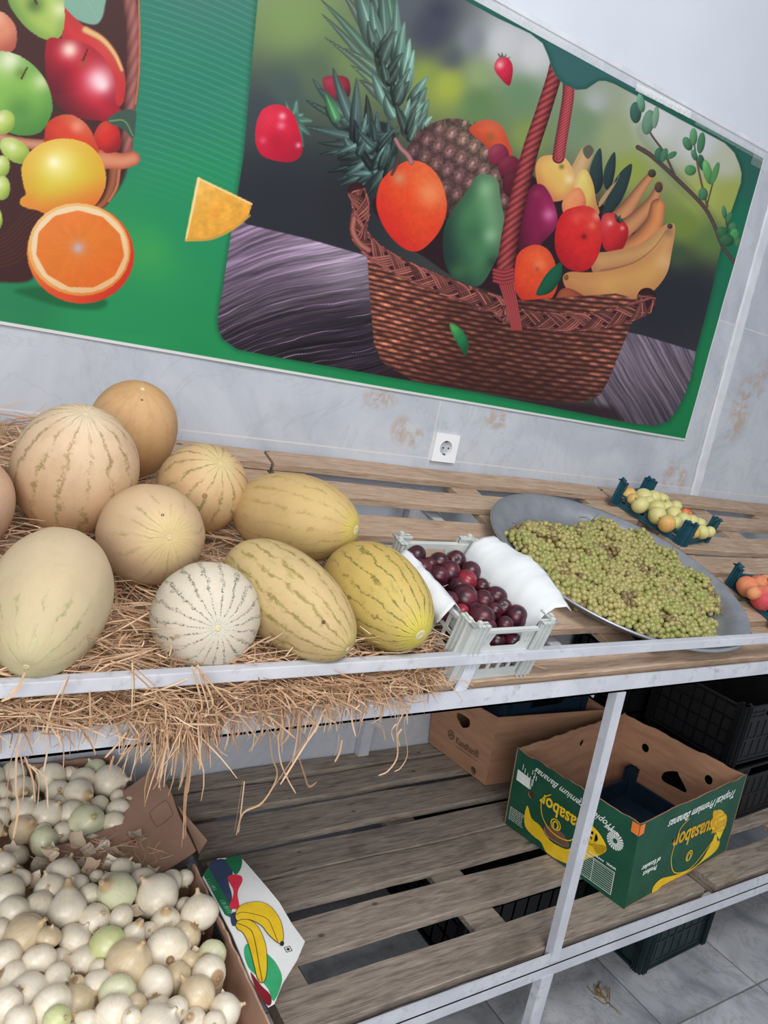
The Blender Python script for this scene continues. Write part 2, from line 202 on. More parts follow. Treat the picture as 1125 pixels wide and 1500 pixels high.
PEACH = [(1.965, 1.118, 1.077, 0.0263, 'o'), (2.038, 1.133, 1.082, 0.0216, 'o'), (2.092, 1.143, 1.083, 0.0189, 'o'), (1.969, 1.068, 1.064, 0.031, 'r'), (2.073, 1.107, 1.079, 0.0258, 'r'), (2.019, 1.059, 1.054, 0.0263, 'o'), (2.166, 1.147, 1.086, 0.0215, 'o'), (2.116, 1.094, 1.07, 0.025, 'r'), (1.928, 1.075, 1.076, 0.018, 'o')]
MEL = {'M1': (0.2454, 1.3074, 1.211, -0.0319, -0.3875, 0.9213, 0.122, 0.108), 'M2': (0.4013, 1.5206, 1.252, -0.0437, -0.4912, 0.87, 0.106, 0.086), 'M3': (0.481, 1.3255, 1.1907, 0.0543, -0.6843, 0.7272, 0.088, 0.082), 'M4': (0.3512, 1.1673, 1.1467, 0.0311, -0.9679, 0.2494, 0.09, 0.082), 'M5': (0.1867, 0.9905, 1.0959, -0.3129, -0.8637, -0.395, 0.128, 0.08), 'M6': (0.3871, 0.9728, 1.0863, -0.1265, -0.9768, 0.1727, 0.075, 0.078), 'M7': (0.6261, 1.2176, 1.1747, 0.5726, -0.8161, 0.0782, 0.126, 0.082), 'M8': (0.5228, 0.9912, 1.1039, 0.4324, -0.8524, -0.294, 0.128, 0.072), 'M9': (0.6883, 0.9941, 1.106, 0.1273, -0.9774, -0.169, 0.118, 0.08), 'M10': (0.0843, 1.249, 1.1563, 0.3548, -0.2999, 0.8855, 0.085, 0.075)}
GREG = [(1.283, 1.372), (1.375, 1.415), (1.473, 1.443), (1.515, 1.402), (1.654, 1.453), (1.757, 1.47), (1.826, 1.427), (1.847, 1.342), (1.866, 1.279), (1.842, 1.194), (1.86, 1.137), (1.748, 1.053), (1.653, 1.045), (1.638, 1.065), (1.641, 1.036), (1.684, 1.005), (1.616, 0.961), (1.51, 0.953), (1.39, 0.989), (1.384, 1.016), (1.305, 1.062), (1.259, 1.118), (1.244, 1.174), (1.228, 1.233), (1.281, 1.31)]
STRANDS = [[(0.341, 0.868, 1.061), (0.366, 0.868, 1.001), (0.358, 0.868, 0.991)], [(0.352, 0.868, 1.051), (0.413, 0.868, 0.986), (0.443, 0.868, 0.951)], [(0.357, 0.868, 0.956), (0.356, 0.868, 0.912), (0.359, 0.868, 0.882), (0.365, 0.868, 0.796)], [(0.358, 0.868, 0.912), (0.359, 0.868, 0.867), (0.369, 0.868, 0.797)], [(0.369, 0.868, 0.918), (0.352, 0.868, 0.942), (0.345, 0.868, 0.888)], [(0.464, 0.868, 0.947), (0.473, 0.868, 0.915), (0.486, 0.868, 0.883), (0.47, 0.868, 0.844), (0.443, 0.868, 0.832), (0.438, 0.868, 0.797)], [(0.438, 0.868, 0.881), (0.441, 0.868, 0.83), (0.443, 0.868, 0.798)], [(0.478, 0.868, 0.949), (0.489, 0.868, 0.908), (0.507, 0.868, 0.874), (0.526, 0.868, 0.846)], [(0.52, 0.868, 0.971), (0.539, 0.868, 0.957), (0.524, 0.868, 0.924), (0.497, 0.868, 0.866)], [(0.517, 0.868, 0.909), (0.532, 0.868, 0.878), (0.543, 0.868, 0.857), (0.554, 0.868, 0.861)], [(0.508, 0.868, 0.984), (0.517, 0.868, 0.936), (0.521, 0.868, 0.904)], [(0.432, 0.868, 1.042), (0.454, 0.868, 0.982), (0.466, 0.868, 0.942)], [(0.639, 0.868, 0.95), (0.657, 0.868, 0.94), (0.669, 0.868, 0.918)], [(0.712, 0.868, 0.991), (0.696, 0.868, 0.949), (0.692, 0.868, 0.928), (0.705, 0.868, 0.879), (0.693, 0.868, 0.854), (0.676, 0.868, 0.848)], [(0.69, 0.868, 0.937), (0.684, 0.868, 0.925), (0.693, 0.868, 0.906)], [(0.586, 0.868, 0.928), (0.586, 0.868, 0.907), (0.581, 0.868, 0.892)], [(0.554, 0.868, 0.983), (0.562, 0.868, 0.943)], [(0.138, 0.868, 1.06), (0.129, 0.868, 1.042), (0.117, 0.868, 1.035)], [(0.189, 0.868, 1.058), (0.183, 0.868, 1.026), (0.184, 0.868, 0.993), (0.192, 0.868, 0.963), (0.195, 0.868, 0.931)], [(0.216, 0.868, 1.032), (0.221, 0.868, 0.989), (0.217, 0.868, 0.969)], [(0.271, 0.868, 0.974), (0.263, 0.868, 0.954), (0.258, 0.868, 0.941)], [(0.143, 0.868, 0.986), (0.141, 0.868, 0.953), (0.144, 0.868, 0.913), (0.149, 0.868, 0.883), (0.147, 0.868, 0.844)], [(0.149, 0.868, 0.958), (0.16, 0.868, 0.928), (0.166, 0.868, 0.895)], [(0.156, 0.868, 0.943), (0.168, 0.868, 0.924), (0.171, 0.868, 0.882)], [(0.249, 0.868, 0.944), (0.247, 0.868, 0.926)], [(0.262, 0.868, 1.071), (0.268, 0.868, 1.042), (0.273, 0.868, 1.004)], [(0.234, 0.868, 1.07), (0.267, 0.868, 1.054), (0.343, 0.868, 0.975)], [(0.342, 0.868, 1.061), (0.367, 0.868, 1.007), (0.359, 0.868, 0.992)], [(0.346, 0.868, 1.059), (0.414, 0.868, 0.983)]]
# ---------------------------------------------------------------- printed artwork of the banner (flat print, colours of the ink)
def _cr(pts, n=7):
    P = np.array(pts, float); N = len(P); out = []
    for i in range(N):
        a, b, c, d = P[i-1], P[i], P[(i+1) % N], P[(i+2) % N]
        for k in range(n):
            t = k/n
            out.append(0.5*((2*b)+(-a+c)*t+(2*a-5*b+4*c-d)*t*t+(-a+3*b-3*c+d)*t**3))
    return np.array(out)
def _cro(pts, n=8):
    P = np.array(pts, float); P = np.vstack([2*P[0]-P[1], P, 2*P[-1]-P[-2]]); out = []
    for i in range(1, len(P)-2):
        a, b, c, d = P[i-1:i+3]
        for k in range(n):
            t = k/n
            out.append(0.5*((2*b)+(-a+c)*t+(2*a-5*b+4*c-d)*t*t+(-a+3*b-3*c+d)*t**3))
    out.append(P[-2]); return np.array(out)
def _hash(i, j, s):
    h = np.sin(i*127.1+j*311.7+s*74.7)*43758.5453
    return h-np.floor(h)
def vnoise(x, y, s=0.0):
    i = np.floor(x); j = np.floor(y); fx = x-i; fy = y-j
    fx = fx*fx*(3-2*fx); fy = fy*fy*(3-2*fy)
    a = _hash(i, j, s); b = _hash(i+1, j, s); c = _hash(i, j+1, s); d = _hash(i+1, j+1, s)
    return a+(b-a)*fx+(c-a)*fy+(a-b-c+d)*fx*fy
def fbm(x, y, s=0.0, o=4):
    v = 0; a = .5; t = 0
    for k in range(o):
        v = v+a*vnoise(x*2**k, y*2**k, s+k); t += a; a *= .55
    return v/t
def sst(a, b, x):
    t = np.clip((x-a)/(b-a), 0, 1); return t*t*(3-2*t)

class Painter:
    """colours are 0..255 ink values; every shape is given in banner drawing units"""
    def __init__(s, U, V):
        s.U = U.ravel().astype(np.float64); s.V = V.ravel().astype(np.float64)
        s.C = np.zeros((s.U.size, 3)); s.clip = None
    def sel(s, x0, x1, y0, y1):
        m = (s.U > x0) & (s.U < x1) & (s.V > y0) & (s.V < y1)
        return np.nonzero(m)[0]
    def poly_d(s, P, pad):
        idx = s.sel(P[:, 0].min()-pad, P[:, 0].max()+pad, P[:, 1].min()-pad, P[:, 1].max()+pad)
        x = s.U[idx]; y = s.V[idx]; d = np.full(idx.size, 1e9); ins = np.zeros(idx.size, bool)
        Q = np.roll(P, -1, 0)
        for (ax, ay), (bx, by) in zip(P, Q):
            ex, ey = bx-ax, by-ay; L = ex*ex+ey*ey
            if L < 1e-9: continue
            t = np.clip(((x-ax)*ex+(y-ay)*ey)/L, 0, 1)
            d = np.minimum(d, (x-ax-t*ex)**2+(y-ay-t*ey)**2)
            c = (ay > y) != (by > y)
            if abs(ey) > 1e-9:
                ins ^= c & (x < ex*(y-ay)/ey+ax)
        d = np.sqrt(d); return idx, np.where(ins, d, -d)
    def put(s, idx, a, col):
        if s.clip is not None: a = a*s.clip[idx]
        s.C[idx] = s.C[idx]*(1-a[:, None])+col*a[:, None]
    def flat(s, pts, col, soft=1.0, smooth=True, a=1.0):
        P = _cr(pts) if smooth else np.array(pts, float)
        idx, d = s.poly_d(P, soft*2+1)
        s.put(idx, sst(-soft*.5, soft*.5, d)*a, np.broadcast_to(np.array(col, float), (idx.size, 3)))
    def blob(s, pts, base, lit, dark, light=(-.5, -.7), R=None, soft=1.0, hl=(), tex=None, smooth=True, edge=.35, a=1.0):
        P = _cr(pts) if smooth else np.array(pts, float)
        idx, d = s.poly_d(P, soft*2+1)
        if idx.size == 0: return
        x0, y0 = P.min(0); x1, y1 = P.max(0); cx, cy = (x0+x1)/2, (y0+y1)/2; rx, ry = (x1-x0)/2, (y1-y0)/2
        R = R or min(rx, ry)
        nx = (s.U[idx]-cx)/rx; ny = (s.V[idx]-cy)/ry
        k = nx*light[0]+ny*light[1]
        base, lit, dark = [np.array(c, float) for c in (base, lit, dark)]
        kl = sst(.0, .9, k)[:, None]; kd = sst(.0, .95, -k)[:, None]
        col = base*(1-kl)+lit*kl; col = col*(1-kd)+dark*kd
        e = (1-sst(0, 1, np.clip(d, 0, None)/(R*.55)))[:, None]*edge
        col = col*(1-e)+dark*e
        if tex is not None: col = col*tex(s.U[idx], s.V[idx])[:, None]
        for h in hl:
            hx, hy, hr, hs = h[:4]; hc = np.array(h[4] if len(h) > 4 else (255, 250, 245), float)
            g = np.exp(-(((s.U[idx]-hx)**2+(s.V[idx]-hy)**2)/(hr*hr)))[:, None]*hs
            col = col*(1-g)+hc*g
        s.put(idx, sst(-soft*.5, soft*.5, d)*a, col)
    def ell(s, cx, cy, rx, ry, rot, base, lit, dark, **k):
        t = np.linspace(0, 2*np.pi, 28, endpoint=False); r = math.radians(rot)
        x = rx*np.cos(t); y = ry*np.sin(t)
        s.blob(np.stack([cx+x*math.cos(r)-y*math.sin(r), cy+x*math.sin(r)+y*math.cos(r)], 1), base, lit, dark, smooth=False, **k)
    def stroke(s, pts, w0, w1, col, edge=None, soft=1.0, a=1.0, light=0, tex=None, n=8):
        P = _cro(pts, n); pad = max(w0, w1)+3
        idx = s.sel(P[:, 0].min()-pad, P[:, 0].max()+pad, P[:, 1].min()-pad, P[:, 1].max()+pad)
        x = s.U[idx]; y = s.V[idx]; best = np.full(idx.size, 1e9); T = np.zeros(idx.size); S = np.zeros(idx.size)
        seg = np.hypot(*(P[1:]-P[:-1]).T); cum = np.r_[0, np.cumsum(seg)]; tot = cum[-1]
        for i in range(len(P)-1):
            ax, ay = P[i]; ex, ey = P[i+1]-P[i]; L = ex*ex+ey*ey
            if L < 1e-9: continue
            t = np.clip(((x-ax)*ex+(y-ay)*ey)/L, 0, 1); dx = x-ax-t*ex; dy = y-ay-t*ey; dd = dx*dx+dy*dy
            m = dd < best
            best = np.where(m, dd, best); T = np.where(m, (cum[i]+t*seg[i])/tot, T); S = np.where(m, np.sign(dx*ey-dy*ex), S)
        d = np.sqrt(best); w = (w0+(w1-w0)*T)/2
        q = np.clip(d/np.maximum(w, .3), 0, 1)
        col = np.array(col, float); ed = np.array(edge if edge is not None else col*.6, float)
        kk = (q**2)[:, None]
        c = col*(1-kk)+ed*kk
        if light: c = c*(1+light*(S*q))[:, None]
        if tex is not None: c = c*tex(T*tot, S*d)[:, None]
        s.put(idx, sst(-soft*.5, soft*.5, w-d)*a, np.clip(c, 0, 255))
    def rbf(s, idx, pts, p=1.55):
        W = 0; C = 0
        for (x, y, r, c) in pts:
            w = 1.0/(((s.U[idx]-x)**2+(s.V[idx]-y)**2)/(r*r)+.08)**p
            W = W+w; C = C+w[:, None]*np.array(c, float)
        return C/W[:, None]

def paint_banner(U, V):
    p = Painter(U, V); allv = np.arange(p.U.size)
    def T(ox, oy, k): return lambda *q: [(ox+q[i]/k, oy+q[i+1]/k) for i in range(0, len(q), 2)]
    A = T(0, 0, 2.8125); B = T(350, 0, 2.8125); Cc = T(725, 0, 2.8125); Dd = T(300, 300, 2.8125); E = T(700, 350, 2.647)
    def e1(f, x, y): return f(x, y)[0]
    k = 2.8125
    # --- green ground
    p.C[:] = p.rbf(allv, [(280, -40, 90, (54, 116, 102)), (240, 120, 90, (38, 126, 100)), (280, 300, 80, (34, 140, 92)), (215, 370, 45, (56, 158, 84)),
        (150, 470, 90, (38, 146, 88)), (330, 500, 60, (36, 142, 84)), (40, 440, 70, (40, 130, 84)), (600, 560, 80, (30, 138, 82)), (1000, 600, 70, (18, 128, 74)),
        (1060, 350, 60, (22, 112, 82)), (1090, 250, 40, (38, 96, 84)), (850, 90, 60, (54, 98, 98)), (740, 20, 60, (48, 104, 92)), (200, 40, 60, (40, 122, 100))])
    m = p.sel(150, 395, -80, 330)
    ph = (p.V[m]-.28*p.U[m]-(p.U[m]-200)**2*.0006)/10.5
    ln = np.exp(-((ph-np.round(ph))/.13)**2)*sst(175, 230, p.U[m])*(1-sst(210, 320, p.V[m]))
    p.put(m, ln*.3, np.broadcast_to(np.array([110., 172, 172]), (m.size, 3)))
    # --- left picture: basket of fruit
    p.flat(A(60, 1195, 200, 1180, 380, 1210, 440, 1245, 400, 1275, 260, 1265, 120, 1225), (24, 92, 54), soft=9, a=.75)
    p.flat(A(-700, -300, 480, -300, 540, 200, 535, 600, 470, 800, 260, 930, 120, 1010, 130, 1150, -60, 1160, -300, 1150, -560, 900, -700, 500), (66, 34, 34), soft=7)
    for i in range(9):
        p.stroke(A(-300+i*10, 1120-i*14, 0, 1100-i*16, 110, 1040-i*22, 180, 900-i*6), 4, 3, (92, 50, 40), a=.5)
    p.stroke(A(470, 680, 460, 760, 430, 830, 380, 870), 17, 10, (160, 92, 64), (84, 40, 30))
    p.stroke(A(488, 700, 478, 770, 445, 830), 6, 4, (196, 120, 84), (120, 60, 40))
    p.stroke(A(505, -260, 520, -60, 543, 100, 545, 260, 535, 420, 522, 560, 520, 640), 21, 17, (158, 96, 92), (112, 54, 48), light=.22,
             tex=lambda t, s_: .94+.10*np.sin(t*.23+s_*.5))
    p.stroke(A(566, -60, 572, 120, 570, 300, 556, 430), 3, 3, (222, 120, 84), a=.8)
    p.stroke(A(390, 655, 440, 660, 500, 665, 545, 655), 29, 21, (216, 138, 106), (172, 84, 60))
    p.stroke(A(-40, 560, 90, 590, 200, 600), 15, 16, (204, 142, 116), (140, 80, 60))
    p.flat(A(235, -60, 420, -60, 428, 40, 400, 100, 340, 95, 280, 60, 245, 20), (126, 168, 150), soft=3)
    p.stroke(A(320, -30, 380, 40, 400, 90), 2, 1, (170, 200, 180), a=.6)
    p.blob(A(-60, 60, 0, 50, 50, 90, 68, 140, 60, 200, 20, 222, -60, 200), (218, 140, 108), (240, 190, 160), (176, 84, 70), light=(-.3, -.8))
    p.blob(A(225, 0, 290, 60, 345, 110, 410, 145, 465, 200, 505, 280, 515, 370, 490, 440, 400, 400, 300, 260, 240, 120), (206, 52, 56), (230, 196, 130), (150, 34, 44), light=(.5, -.6), R=40)
    p.stroke(A(350, 125, 420, 165, 470, 225, 500, 290), 11, 5, (226, 206, 134), (214, 120, 84), a=.85, soft=4)
    p.blob(A(20, -120, 240, -120, 262, 20, 262, 110, 235, 165, 180, 165, 110, 120, 60, 60, 30, 0), (164, 190, 92), (206, 216, 130), (74, 118, 56), light=(.5, -.2), R=35,
           hl=[(88, 15, 12, .7, (236, 236, 190)), (50, 8, 13, .8, (70, 100, 50))])
    p.stroke(A(130, -20, 150, 20), 4, 3, (70, 50, 40))
    p.blob(A(190, 172, 260, 163, 330, 172, 400, 212, 452, 280, 476, 360, 474, 420, 497, 462, 455, 500, 400, 498, 300, 480, 225, 420, 190, 330), (196, 30, 52), (222, 60, 70), (92, 20, 34),
           light=(.6, -.6), R=60, hl=[(101, 74, 13, .95, (254, 224, 206)), (144, 118, 20, .95, (254, 210, 218)), (150, 126, 9, .6, (255, 240, 240)), (92, 108, 16, .5, (120, 20, 36)), (121, 93, 9, .75, (168, 74, 54)), (78, 132, 24, .55, (92, 24, 38))])
    p.stroke(A(340, 250, 352, 222, 358, 205), 3, 2, (84, 46, 34))
    p.blob(A(-50, 212, 0, 212, 70, 228, 140, 275, 192, 345, 214, 425, 205, 485, 165, 545, 95, 560, 20, 540, -60, 470), (132, 182, 82), (200, 216, 150), (70, 130, 60), light=(-.2, -.7), R=45,
           hl=[(14, 88, 15, .8, (240, 240, 215)), (60, 120, 13, .75, (222, 230, 176)), (30, 108, 9, .6, (92, 120, 50)), (28, 160, 20, .5, (60, 116, 56))])
    p.stroke(A(88, 325, 100, 300, 110, 282), 3, 2.5, (84, 66, 44))
    p.blob(A(186, 530, 225, 485, 285, 474, 345, 505, 384, 565, 392, 640, 200, 640), (214, 66, 42), (240, 150, 110), (166, 44, 32), light=(.5, -.6), R=35, hl=[(112, 186, 9, .4, (252, 210, 180))])
    p.blob(A(385, 570, 415, 508, 465, 505, 492, 550, 490, 615, 430, 630), (208, 44, 38), (226, 84, 62), (140, 26, 28), R=24)
    p.flat(A(440, 498, 500, 455, 555, 460, 556, 520, 545, 572, 505, 535), (62, 84, 74), soft=1.5)
    p.stroke(A(450, 500, 510, 500, 545, 560), 3, 2, (120, 168, 110), a=.8)
    for g in ((15, 505, 44, 52, 20), (62, 622, 72, 44, 35), (8, 685, 32, 44, 0), (8, 775, 33, 50, 0), (-10, 905, 18, 42, 0), (-60, 600, 60, 50, 0), (-70, 740, 50, 50, 0), (-90, 860, 50, 50, 0)):
        c = e1(A, g[0], g[1]); p.ell(c[0], c[1], g[2]/k, g[3]/k, g[4], (184, 204, 102), (214, 224, 150), (130, 156, 64), hl=[(c[0]-4, c[1]-5, 6, .5)])
    p.blob(A(95, 760, 88, 690, 120, 630, 180, 588, 260, 572, 345, 588, 405, 640, 432, 710, 428, 780, 385, 850, 310, 890, 220, 895, 160, 870, 110, 858, 82, 842, 84, 820, 105, 800),
           (216, 190, 58), (226, 204, 84), (222, 112, 48), light=(-.3, -.85), R=70, edge=.25, hl=[(84, 241, 24, .8, (248, 238, 160)), (78, 238, 8, .7, (255, 252, 225)), (40, 295, 14, .4, (232, 110, 60))])
    c = e1(A, 330, 1045)
    p.ell(c[0], c[1], 221/k, 205/k, 12, (226, 84, 44), (238, 160, 70), (206, 52, 34), light=(-.7, -.4), R=60, edge=.15)
    p.ell(c[0]-2, c[1]-6, 211/k, 190/k, 12, (232, 168, 92), (238, 190, 120), (226, 130, 60), edge=.05)
    p.ell(c[0]-1, c[1]-6, 200/k, 178/k, 12, (240, 208, 164), (240, 214, 176), (232, 184, 130), edge=.03)
    t = np.linspace(0, 2*np.pi, 140, endpoint=False)
    rr = 1-.035*np.abs(np.sin(t*5.5+.4))
    r0 = math.radians(12)
    x = 184/k*np.cos(t)*rr; y = 160/k*np.sin(t)*rr
    def ot(u, v):
        a_ = np.arctan2(v-c[1]+6, u-c[0]+1); return .96+.08*fbm(a_*6, np.hypot(u-c[0], v-c[1])*.05, 3)
    p.blob(np.stack([c[0]-1+x*math.cos(r0)-y*math.sin(r0), c[1]-6+x*math.sin(r0)+y*math.cos(r0)], 1), (226, 122, 46), (232, 128, 58), (226, 108, 40), smooth=False, tex=ot, edge=.1,
           hl=[(c[0]-3, c[1]-9, 11, .8, (206, 158, 150)), (c[0]-4, c[1]-8, 5, .8, (196, 178, 196))])
    # --- framed photograph on the banner
    panel = [(392, -170), (355, 232), (318, 466), (319, 482), (325, 496), (346, 511), (389, 520), (700, 575), (927, 620), (957, 623), (978, 616), (990, 600), (1003, 574), (1010, 553),
             (1018, 515), (1042, 420), (1058, 345), (1083, 268), (1084, 254), (1080, 240), (1073, 224), (1059, 210), (897, 123), (885, 119), (875, 119), (857, 131), (842, 132), (824, 124),
             (812, 112), (806, 98), (801, 82), (793, 64), (775, 50), (725, 26.7), (689, 7), (640, -22), (400, -160)]
    idx, d = p.poly_d(np.array(panel, float), 6)
    p.put(idx, np.exp(-(np.clip(-d, 0, None)/5)**2)*.35, np.broadcast_to(np.array([10., 60, 40]), (idx.size, 3)))
    clip = np.zeros(p.U.size); clip[idx] = sst(-.7, .7, d); p.clip = clip
    nz = p.rbf(idx, [(640, 20, 22, (60, 64, 80)), (430, 30, 60, (122, 146, 88)), (400, -60, 60, (130, 150, 110)), (520, 90, 50, (110, 132, 84)), (460, 110, 45, (86, 104, 82)), (420, 130, 40, (70, 86, 84)), (380, 170, 50, (56, 66, 72)), (400, 300, 90, (42, 44, 52)),
        (500, 300, 60, (40, 42, 48)), (590, 10, 35, (86, 92, 100)), (630, 45, 40, (66, 70, 86)), (660, 85, 24, (84, 92, 96)), (560, 60, 26, (96, 108, 96)), (690, 60, 26, (126, 132, 140)), (735, 65, 35, (196, 196, 202)), (780, 80, 30, (200, 200, 204)), (700, 110, 25, (140, 160, 112)),
        (655, 125, 32, (160, 172, 70)), (620, 110, 25, (134, 152, 72)), (700, 150, 30, (96, 128, 84)), (760, 140, 30, (104, 136, 100)), (770, 200, 25, (128, 148, 80)), (850, 180, 35, (116, 140, 108)), (870, 150, 20, (168, 174, 172)),
        (900, 200, 35, (150, 162, 120)), (960, 180, 35, (204, 206, 208)), (1020, 210, 30, (200, 202, 206)), (1060, 240, 25, (186, 188, 170)), (1070, 290, 30, (160, 170, 84)), (1030, 290, 30, (170, 178, 90)),
        (920, 250, 30, (146, 160, 74)), (1000, 330, 30, (116, 138, 62)), (1040, 350, 25, (96, 124, 66)), (990, 375, 20, (64, 84, 58)), (960, 430, 50, (40, 40, 50)), (1010, 430, 40, (40, 42, 52)), (700, 300, 60, (60, 60, 60)), (850, 330, 50, (80, 70, 60))])
    p.put(idx, np.ones(idx.size), nz)
    # table
    def wood(pts, ang, fan):
        ii, dd = p.poly_d(np.array(pts, float), 3)
        u = p.U[ii]; v = p.V[ii]
        a_ = math.radians(ang); s_ = u*math.cos(a_)+v*math.sin(a_); q = -u*math.sin(a_)+v*math.cos(a_)
        q = q+fan*np.sin(u*.02)+6*fbm(u*.01, v*.02, 9)
        g = fbm(s_*.012, q*.35, 2, 4); g2 = fbm(s_*.006, q*.16, 6, 3)
        ln_ = np.exp(-(np.abs(np.sin(q*.40+5*fbm(s_*.01, q*.03, 3)))/.17)**2)
        g = .5+(g-.5)*1.5; return ii, dd, g, g2, ln_
    ii, dd, g, g2, ln_ = wood([(352, 324), (362, 329), (450, 350), (533, 374), (560, 400), (620, 640), (300, 640), (300, 330)], -18, 8)
    sh = sst(350, 520, p.V[ii]+.15*(p.U[ii]-400))
    hi = np.exp(-(((p.U[ii]-500)/70)**2+((p.V[ii]-385-.2*(p.U[ii]-500))/45)**2))
    colw = np.array([138., 116, 142])*(1-sh[:, None]*.66)*(.52+.82*g[:, None])+hi[:, None]*50+(ln_*sst(.35, .7, g2)*(.3+.9*sh))[:, None]*np.array([110, 92, 112.])
    p.put(ii, sst(-1, 1, dd), np.clip(colw, 0, 255))
    ii, dd, g, g2, ln_ = wood([(915, 486), (940, 491), (1025, 517), (1040, 640), (860, 640), (870, 580)], 62, 4)
    sh = sst(500, 640, p.V[ii])
    colw = np.array([128., 114, 132])*(1-sh[:, None]*.35)*(.55+.75*g[:, None])+(ln_*g2)[:, None]*55
    p.put(ii, sst(-1, 1, dd), np.clip(colw, 0, 255))
    p.flat([(560, 540), (700, 575), (860, 592), (900, 600), (880, 630), (560, 600)], (48, 30, 36), soft=12, a=.85)
    # crown leaves
    def leaf(b, t_, w, c, bend=0, a=1.0):
        b = np.array(b, float); t_ = np.array(t_, float); d_ = t_-b; n_ = np.array([-d_[1], d_[0]])/max(np.hypot(*d_), 1)
        q = [b-n_*w*.35, b+d_*.35-n_*w*.5+n_*bend*.7, b+d_*.75-n_*w*.3+n_*bend, t_+n_*bend*.2, b+d_*.7+n_*w*.3+n_*bend, b+d_*.35+n_*w*.5+n_*bend*.7, b+n_*w*.35]
        c = np.array(c, float)
        p.blob(q, c, c*1.45+18, c*.42, light=(.7, -.45), R=w*.8, edge=.5, a=a)
        p.stroke([tuple(b+d_*.1), tuple(b+d_*.6+n_*bend), tuple(t_-d_*.08)], max(w*.16, 1), .7, c*1.55+20, c*1.2, a=.45, n=4)
    rs = random.Random(4)
    G1 = (104, 138, 126)
    for b, t_, w in (((560, 300), (335, 60), 34), ((580, 340), (345, 155), 30), ((560, 250), (330, 0), 36), ((590, 380), (455, 270), 34), ((560, 200), (400, -60), 40), ((600, 250), (450, -60), 70),
                     ((610, 200), (520, -110), 70), ((640, 220), (590, -120), 60), ((620, 330), (430, 200), 40), ((600, 420), (490, 330), 44)):
        leaf(e1(B, *b), e1(B, *t_), w/k, (84+rs.random()*20, 110+rs.random()*18, 104), bend=2, a=.85 if t_[0] < 460 else 1)
    for b, t_, w in (((600, 180), (585, -60), 60), ((560, 190), (480, -50), 90), ((590, 260), (540, 10), 56), ((640, 260), (645, 0), 50), ((650, 300), (680, 90), 46), ((600, 330), (560, 120), 56), ((670, 330), (700, 160), 44), ((620, 380), (600, 200), 56),
                     ((680, 380), (718, 205), 42), ((600, 430), (545, 300), 54), ((650, 430), (640, 300), 60), ((700, 430), (775, 315), 48), ((720, 470), (770, 360), 44), ((640, 490), (600, 390), 60), ((700, 500), (720, 400), 56), ((735, 510), (780, 410), 40), ((690, 560), (690, 470), 60), ((745, 540), (792, 480), 30)):
        leaf(e1(B, *b), e1(B, *t_), w/k, np.array(G1)*rs.uniform(.72, 1.18), bend=rs.uniform(-2, 1))
    for i in range(30):
        t0 = rs.random(); ax_, ay_ = 560+150*t0, 120+400*t0; sg = rs.choice((-1, 1, 1))
        leaf(e1(B, ax_-10, ay_+70), e1(B, ax_+sg*rs.uniform(20, 75), ay_-rs.uniform(10, 60)), rs.uniform(26, 42)/k, np.array((92, 118, 108))*rs.uniform(.6, 1.25), bend=rs.uniform(-1.5, 1))
    p.blob(B(340, 325, 440, 320, 450, 400, 380, 420), (150, 40, 60), (170, 60, 80), (70, 30, 40))
    p.flat(B(450, 520, 540, 500, 620, 520, 650, 620, 590, 740, 480, 780, 420, 700, 400, 560), (34, 44, 48), soft=5)
    for b, t_, w in (((560, 700), (400, 770), 34), ((520, 720), (470, 805), 30), ((600, 700), (520, 810), 36), ((520, 660), (360, 710), 36), ((500, 620), (325, 640), 36), ((500, 600), (320, 590), 34), ((470, 570), (250, 520), 40), ((470, 520), (270, 412), 38),
                     ((440, 500), (300, 325), 44), ((430, 480), (320, 360), 40), ((460, 500), (385, 280), 46), ((470, 580), (480, 320), 50), ((420, 530), (350, 440), 40), ((530, 560), (520, 390), 40), ((560, 600), (565, 460), 36), ((550, 640), (560, 520), 46), ((600, 640), (612, 480), 34), ((600, 700), (655, 545), 40),
                     ((560, 680), (600, 580), 46), ((470, 620), (430, 560), 40), ((540, 620), (480, 560), 50), ((600, 740), (640, 640), 40)):
        leaf(e1(B, *b), e1(B, *t_), w/k, np.array((70, 92, 88))*rs.uniform(.55, 1.3), bend=rs.uniform(-2, 2))
    for i in range(26):   # small dark inner leaves
        a_ = rs.uniform(math.pi*.75, math.pi*1.75); r1 = rs.uniform(60, 150); cx, cy = rs.uniform(480, 610), rs.uniform(560, 720)
        leaf(e1(B, cx, cy), e1(B, cx+r1*math.cos(a_), cy+r1*math.sin(a_)), rs.uniform(22, 36)/k, np.array((62, 84, 82))*rs.uniform(.45, 1.35), bend=rs.uniform(-2, 2))
    leaf(e1(B, 400, 500), e1(B, 350, 380), 16, (86, 150, 100))
    # strawberry with leaves
    for t_ in ((185, 410), (235, 415), (262, 470), (300, 500), (290, 560), (262, 610)):
        leaf(e1(B, 215, 500), e1(B, *t_), 14, (84, 124, 110), a=.9)
    def seeds(u, v):
        a_ = np.sin(u*.95+v*.35)*np.sin(v*.95-u*.3); return 1-.16*sst(.5, .9, a_)
    p.blob(B(110, 442, 150, 432, 195, 445, 225, 480, 245, 540, 257, 600, 248, 645, 210, 668, 150, 664, 90, 640, 65, 590, 66, 520, 85, 465), (218, 30, 62), (232, 52, 80), (176, 20, 50), tex=seeds, R=36,
           hl=[(350+175/k, 480/k, 5, .75, (255, 200, 210)), (350+170/k, 520/k, 6, .6, (250, 170, 190)), (350+240/k, 600/k, 4, .7, (255, 190, 200)), (350+150/k, 590/k, 17, .55, (160, 14, 44)), (350+95/k, 580/k, 5, .4, (250, 150, 170))])
